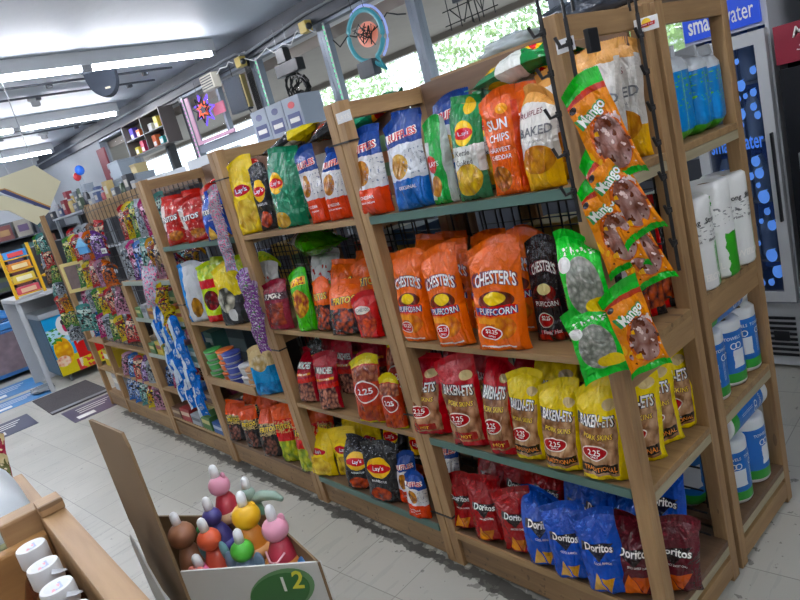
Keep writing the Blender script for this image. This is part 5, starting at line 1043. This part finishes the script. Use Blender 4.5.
for k,(x,n) in enumerate([(-5.28,'blue'),(-5.12,'blue'),(-4.96,'teal'),(-4.82,'yellow'),(-4.68,'pink')]): pouch(n,(x,1.27,.155),.14,.17,.4,'%s pouch on the lowest board of end rack, %s from left'%(n,ORD[k]),'pouches on the lowest end rack board',.06,-.2,0,k)
# boxes and pouches standing on the candy rack boards
spec = {1.125:[('silver',0),('purple',0),('purple',0),('magenta',0),('pink',0),('red',0)], .875:[('green',1),('silver',1),('amber',1),('green',1),('red',1),('orange',1),('yellow',1)], .62:[('green',1),('yellow',1),('green',1),('pink',1),('green',1),('teal',1)], .36:[('blue',0),('magenta',0),('blue',0),('red',0),('silver',1),('blue',1),('brown',1)], .147:[('brown',1),('red',1),('silver',1),('green',1),('blue',1)]}
bn = {1.125:'top',.875:'second',.62:'third',.36:'fourth',.147:'bottom'}
for z,lst in spec.items():
    n_ = len(lst); st = .84/n_
    for r_ in range(2):
      for j,(n,bx_) in enumerate(lst):
        if r_: n = PAL[(j*5+3+int(z*10))%12][1]
        x = -4.395+st*(j+.5); y = 1.30+.12*r_; lb = '%s candy %s, %s from left in %s row of candy rack %s board'%(n,'box' if bx_ else 'bag',ORD[j],['front','rear'][r_],bn[z])
        pc = next(p for p in PAL if p[1] == n)
        if bx_: carton((x,y,z+.001),(st*.86,.10,.07+.05*r_+.02*(j%2)),pc[0],lb,rnd.uniform(-.05,.05),'candy_box','candy box','candy on the %s board of the candy rack'%bn[z],pc[2])
        else: pouch(n,(x,y,z+.012),st*.9,.12+.03*r_,.35,lb,'candy on the %s board of the candy rack'%bn[z],.05,-.15,0,j%6)
# blue snack packs hanging in a long strip at the right of the candy rack
K['blue_pack'] = ('#1f6ac0',[('r',-1,.3,-1,2,'#c8d8e4'),('fe',.6,.4,.2,.2,'#d8e4ee','#2a78c8',6)],[],'blue pack'); BAGM['blue_pack'] = print_mat('print blue pack', *K['blue_pack'][:2])
for j in range(3):
    for r_ in range(6):
        make_bag('blue_pack',(-3.86+.115*j,1.21-.012*(r_%2),.86-.095*r_-.035*j),.07,.12,.028,(r_+j)%6,.8+.3*math.sin(r_*2+j),0,.12*math.cos(r_*3+j),False,'%s hanging blue pack down the %s strip at the candy rack'%(ORD[r_],['left','middle','right'][j]),'blue packs hanging by the candy rack','snack_pack','snack pack',low=True)
for r_ in range(4): make_bag('candy_yellow',(-3.70+.03*(r_%2),1.215,1.02-.07*r_),.08,.09,.03,r_,.8,0,.3*(-1)**r_,False,'%s yellow and red pack hanging above the blue strips'%ORD[r_],'yellow packs above the blue strips','snack_pack','snack pack',low=True)
make_bag('sp',(-3.80,1.20,1.0),.11,.20,.05,3,.6,0,.08,False,'crumpled silver bag hanging at the right end of candy rack top',None,'hanging_bag','plastic bag',low=True)
# silver and pink strip in front of the third bay right posts, purple strip below
for r_ in range(5): make_bag('sp',(-2.635-.010*r_,1.215,1.45-.065*r_),.055,.085,.03,r_,.7,0,.1*(-1)**r_,False,'%s silver and pink pouch down the strip right of blue tortilla bag'%ORD[r_],'silver pink pouches on a strip','candy_pouch','candy pouch',low=True)
for r_ in range(5): make_bag('pp',(-2.545-.008*r_,1.20,1.06-.062*r_),.075-.004*r_,.10,.035,r_,.5,0,-.15*(-1)**r_,False,'%s purple pouch down the strip between second and third bays'%ORD[r_],'purple pouches on a strip','candy_pouch','candy pouch',low=True)
# dip tubs on a low tray, third bay third shelf
tb = empty('wooden_tray', (-3.14,1.285,.526), 0, 'low wooden tray holding dip tubs on the third bay', 'tray'); m = MB(); m.box((-.30,-.07,0),(.28,-.058,.045)); m.box((-.30,-.058,0),(.28,.16,.006)); m.box((-.30,.16,0),(.28,.172,.03)); m.build('tray_body', WX, tb)
tc = [('#3f9a4a','green'),('#d86a28','orange'),('#3a4a9a','blue'),('#c8ccd0','white'),('#b88a5a','tan'),('#d8a028','amber')]
for i in range(5):
    for l_ in range(3 if i < 3 else 2):
        c,n = tc[i]; e = empty('dip_tub', (-3.37+i*.115,1.275+.02*(i%2),.533+l_*.062), 0, '%s lidded dip tub, %s in its stack on the tray'%(n,['lowest','second','third'][l_]), 'tub', 'dip tubs on the tray')
        MB().lathe([(.001,0),(.040,0),(.047,.048)],24).build('cup', mat('tub white','#c0c2c4',.4), e, True); MB().lathe([(.044,.012),(.0485,.042)],24,cap=False).build('printed_band', mat('tub '+c,c,.4,var=.2,vscale=30), e, True); MB().lathe([(.050,.048),(.051,.058),(.046,.0595),(.001,.0595)],24).build('lid', mat('tub lid '+c,c if i != 3 else '#d8dadc',.35), e, True)
carton((-3.36,1.46,.526),(.22,.08,.26),'#2c3a40','dark green carton leaning at left behind the dip tubs',0,'carton','box',None,'#55666a'); carton((-3.05,1.50,.526),(.30,.08,.22),'#26282c','black carton standing behind the dip tubs',0,'carton','box',None,'#4a4a50')
carton((-3.43,1.32,.148),(.05,.12,.16),'#c8b82a','thin yellow card box at the left of the third bay bottom shelf')

# ================= foreground: drinks crate and toy box =================
tbx = empty('display_table', (-1.15,-.28,0), 0, 'plain wooden table under the drinks crate', 'table'); MB().box((-.85,-.40,.915),(.75,.37,.945),0,.004).build('table_top', WC, tbx)
for x in (-.78,.68):
    for y in (-.34,.30): MB().box((x-.03,y-.03,0),(x+.03,y+.03,.914),0,.003).build('leg', WZ, tbx)
cr = empty('wooden_crate', (-.70,-.14,.946), 0, 'open wooden crate of tea bottles at bottom left corner', 'crate')
MB().box((-.262,-.24,.002),(.40,.205,.014)).build('crate_base', WC, cr)
MB().box((-.285,.207,0),(.42,.238,.205),0,.004).build('side_board', WC, cr); MB().box((-.285,-.27,0),(.42,-.241,.205),0,.004).build('side_board', WC, cr)
MB().box((-.285,-.24,0),(-.263,.206,.185),0,.004).build('end_board', wood('crate end','#8a6238','#b0854e','y'), cr); MB().box((.40,-.24,0),(.42,.206,.185),0,.004).build('end_board', WCY, cr)
MB().box((-.325,.16,.10),(-.2865,.215,.215),0,.004).build('corner_block', WCY, cr); MB().box((-.30,.207,.206),(-.262,.238,.222),0,.003).build('corner_block', WCY, cr)
TEA = mat('tea','#4a2010',.08,coat=.8,var=.25,vscale=30); CAPW = mat('cap white','#d4d6d6',.35)
CAPI = print_mat('print cap','#d4d6d6',[('e',.5,.5,.36,.36,'#c8ccd4'),('n',.25,.8,.35,.65,'#98a4c4',2.2,.5),('n',.45,.8,.3,.6,'#d898a0',2.6,.55)],.35,0)
for r_ in range(3):
  for k in range(8):
    if r_ and k < 5: continue
    x = -.900+k*.070; y = .040-r_*.066
    e = empty('tea_bottle', (x,y,.961), 0, 'tea bottle with white cap, %s from far end in %s row of the crate'%(ORD[k],['right','middle','left'][r_]), 'bottle', 'tea bottles in the crate')
    e.scale = (.97,.97,.92)
    MB().lathe([(.001,0),(.029,0),(.031,.006),(.031,.09),(.0285,.10),(.031,.112),(.030,.138),(.021,.162),(.0155,.172),(.0155,.181)],28).build('bottle_body', TEA, e, True)
    MB().lathe([(.0165,.178),(.0182,.181),(.0182,.203),(.0172,.206)],28,cap=False).build('cap', CAPW, e, True)
    m = MB(); m.lathe([(.0171,.2061),(.001,.2066)],28); m.build('cap_top', CAPI, e, uv=[(.5+v[0]/.036,.5+v[1]/.036) for v in m.v])
    if r_ == 0 and k in (1,2,3): m = MB(); m.poly([(.004,.016,.190),(.020,.020,.192),(.030,.012,.197),(.026,.003,.199),(.016,.006,.200)],(0,0,.0012)); m.build('torn_seal', mat('seal film','#c8ccd0',.25,alpha=.8), e)
# second tray beyond, tub and packets at left edge
tr = empty('wooden_tray', (-1.24,-.10,.946), 0, 'second wooden tray just beyond the tea crate', 'tray'); MB().box((-.20,.175,0),(.185,.20,.14),0,.004).build('side_board', WC, tr); MB().box((-.20,-.30,0),(.185,-.27,.195),0,.004).build('side_board', WC, tr); MB().box((.19,-.27,0),(.212,.174,.17),0,.004).build('end_board', mat('pale green wood','#8f8f66',.6,var=.12), tr); MB().box((-.20,-.27,.0),(.19,.174,.012)).build('tray_base', WC, tr)
tubm = mat('milky plastic','#c8d0d4',.35); o = lump('plastic_tub',(-1.215,-.115,.960),(.31,.38,.20),tubm,'milky white plastic container in the tray at left edge','tub',1,0,.005,9)
for k,(x,y,c,l) in enumerate([(-1.62,.055,'#8a2434','dark red packet standing at the left edge beyond the white container'),(-1.55,.045,'#5a5a34','olive and cream packet beside the dark red one'),(-1.69,.02,'#a89058','tan packet behind the dark red one')]):
    K['pk%d'%k] = (c,[('n',0,1,0,1,'#c8b890',8,.58)],[],'x'); BAGM['pk%d'%k] = print_mat('print pk%d'%k, c, K['pk%d'%k][1]); make_bag('pk%d'%k,(x,y,.96),.09,.16 if k != 1 else .13,.04,k,.9,-.1,0,True,l,None,'packet','packet')
# pedestal and toy box
pd = empty('pedestal', (-.93,.27,0), .55, 'wooden pedestal under the toy box', 'stand'); MB().box((-.12,-.05,0),(.12,.05,.86),0,.005).build('column', WZ, pd); MB().box((-.07,-.05,.861),(.07,.05,.873),0,.003).build('top_plate', WC, pd)
KR = mat('kraft card','#7d6546',.75,var=.08,vscale=3); KW = mat('white card','#c6c8c4',.5)
FL, FRr, BR_, BL = Vector((-.914,.192,0)), Vector((-.728,.320,0)), Vector((-.915,.345,0)), Vector((-1.19,.206,0))
zb, zr = .875, 1.0
bxo = empty('toy_box', (-.93,.27,zb), 0, 'open cardboard display box of squeeze toys with white front', 'box'); O_ = Vector((-.93,.27,zb))
def wallp(a, b, z0, z1, m_, nm, inn=.003):
    d = (b-a).normalized(); nrm = Vector((-d.y,d.x,0)); mb = MB(); A = a-O_; B = b-O_
    mb.poly([(A.x,A.y,z0-zb),(B.x,B.y,z0-zb),(B.x,B.y,z1-zb),(A.x,A.y,z1-zb)], nrm*inn); return mb.build(nm, m_, bxo)
wallp(FL,FRr,zb,zr,KW,'front_panel'); wallp(FRr,BR_,zb,zr,KR,'side_panel'); wallp(BR_,BL,zb,zr,KR,'back_panel')
mb = MB(); mb.poly([Vector((p.x,p.y,zb))-O_ for p in (FL,FRr,BR_,BL)],(0,0,.003)); mb.build('base', KR, bxo)
d = (BL-FL).normalized(); A = FL-O_+Vector((0,0,0)); Ln = (BL-FL).length
mb = MB(); prof = [(0,0),(0,.330),(.012,.350),(Ln*.93,.322+.0),(Ln,.318),(Ln,.12),(Ln*.95,.10),(Ln*.93,0)]
mb.poly([(A.x+d.x*s, A.y+d.y*s, z) for s,z in prof], Vector((d.y,-d.x,0))*-.004); mb.build('tall_flap', KR, bxo)
mb = MB(); q_ = [(.0,0),(.02,.04),(.20,.135),(.215,.11),(.20,.02),(.17,0)]
mb.poly([(A.x+d.x*s_+.010+.012*s_/.2, A.y+d.y*s_-.022, z_) for s_,z_ in q_], (0,-.003,0)); mb.build('side_flap', KW, bxo)
fd = (FRr-FL).normalized(); fn = Vector((fd.y,-fd.x,0)); mid = FL + fd*.150 - O_ + fn*.0012; mid.z = .080
m = MB(); up = Vector((0,0,1))
def oval(c, a, b, off, mi): m.poly([c + fn*off + fd*(a*math.cos(t)) + up*(b*math.sin(t)+.25*a*math.cos(t)) for t in [k*PI/16 for k in range(32)]], fn*.0006, mi)
oval(mid+fd*.004+up*.003,.054,.034,0,0); oval(mid,.050,.031,.0008,1); flat_text(m,'1',mid+fd*.012+up*.016+fn*.002,fd,up,.022,2,.02); flat_text(m,'2',mid+fd*.034+up*.022+fn*.002,fd,up,.027,3,.02,None,.2)
m.build('printed_oval', [mat('pale green ink','#5f8a5a',.4),mat('deep green ink','#2c6a2c',.4),mat('digit white','#dfe4dc',.4),mat('digit yellow','#d8d43a',.4)], bxo)
def toy(loc, head, body, ring, label, rz=0, hr=.022, lean=(0,0), extra=None, s=1.0, cap=True):
    e = empty('squeeze_toy', loc, rz, label, 'toy', 'squeeze toys in the display box'); e.location.z -= .006; e.rotation_euler = (lean[0],lean[1],rz); e.scale = (s*.86,s*.86,s*.84)
    TM = lambda c: mat('toy '+c,c,.42,coat=.15)
    MB().lathe([(.001,0),(.024,0),(.028,.012),(.026,.024),(.022,.04),(.015,.056),(.010,.062)],24).build('body', TM(body), e, True)
    if ring: MB().lathe([(.024,.004),(.031,.008),(.033,.016),(.031,.024),(.023,.028)],24,cap=False).build('ring', TM(ring), e, True)
    MB().ball((0,0,.062+hr*.75),(hr,hr*.95,hr*.95)).build('head', TM(head), e, True)
    if cap: MB().lathe([(.0082,.0),(.0084,.013),(.0074,.021),(.004,.0255),(.0005,.0265)],20,(0,0,.062+hr*1.62)).build('cap', mat('nozzle','#eef2f2',.35), e, True)
    for nm,c,fn_ in (extra or []): mb = MB(); fn_(mb); mb.build(nm, TM(c), e, True)
    return e
ears = lambda mb: (mb.ball((-.011,.008,.062+.034),(.006,.004,.008)), mb.ball((.012,.008,.062+.034),(.006,.004,.008)))
arms = lambda mb: (mb.tube([(-.018,-.016,.046),(-.006,-.028,.036),(.002,-.028,.033)],.0018,6), mb.tube([(.018,-.016,.046),(.009,-.028,.036),(.003,-.028,.034)],.0018,6))
wings = lambda mb: (mb.ball((-.030,.0,.05),(.012,.006,.024)), mb.ball((.030,.0,.055),(.010,.006,.022)))
leaf = lambda mb: [mb.ball((.018+.004*k,.018,.03+k*.013),(.008,.005,.008),0,8) for k in range(5)]
petals = lambda mb: [mb.ball((.020*math.cos(a),-.010,.075+.020*math.sin(a)),(.010,.006,.010),0,10) for a in [k*PI/3 for k in range(6)]]
disc = lambda mb: mb.ball((0,-.020,.076),(.012,.006,.012))
tail = lambda mb: mb.tube([(0,0,.055),(.03,.01,.068),(.055,.02,.066),(.075,.02,.060)],[.012,.012,.010,.005],10)
toy((-.838,.315,.955),'#e29cb2','#b83448','#d89048','pink headed toy in a red top and orange ring, rightmost in box',.5,.0225,(0,.05),[('ear','#e29cb2',ears),('arm','#e8b0b8',arms)],1.05)
toy((-1.005,.318,.985),'#e29cb2','#b02c3a','#c8a078','pink headed toy in a red top standing highest at the back',.2,.022,(0,-.08),[('ear','#e29cb2',ears)],1.0)
toy((-.905,.303,.962),'#e8b418','#dd8a2c','#e0a060','yellow headed toy with an orange body in the middle',.6,.025,(0,.06),[('ear','#e8b418',ears)],1.05)
toy((-.882,.272,.935),'#4fb83a','#6f8aa0','#b8a898','toy with green cap and blue-grey body beside the front panel',.5,.021,(0,.08),[('wing','#6f8aa0',wings)],1.0)
toy((-.935,.256,.948),'#d85a34','#c84a30','#d87040','orange-red round toy with pale blue side fins',.3,.022,(.05,-.05),[('wing','#6fa8b0',wings)],1.0)
toy((-.985,.283,.955),'#403c80','#403c80','#46469a','dark navy toy between the brown and orange ones at the back',.3,.019,(0,-.05),None,1.0)
toy((-1.010,.238,.935),'#9a6a4c','#9a6a4c',None,'round brown toy with green crest at the left of the box',.2,.027,(0,-.12),[('crest','#2f7a3f',leaf)],1.0)
toy((-.940,.236,.902),'#d86a98','#d86a98','#d88a4a','pink flower toy low against the white front panel',.4,.020,(.1,-.06),[('petal','#d87a6a',petals),('flower_centre','#e03a88',disc)],1.0)
toy((-.955,.335,.985),'#8fa89a','#6f9a80',None,'pale grey-green toy with long tail lying toward the right',.3,.016,(0,.1),[('tail','#8aa394',tail)],.9)
toy((-.800,.325,.925),'#2f78b8','#2f78b8',None,'small blue toy low in the right corner of box',.5,.016,(0,.1),None,.8,False)
toy((-.905,.268,.885),'#c8a070','#d8b080','#e0c090','tan ringed toy at the bottom beside the white front',.5,.016,(0,.2),None,.8,False)
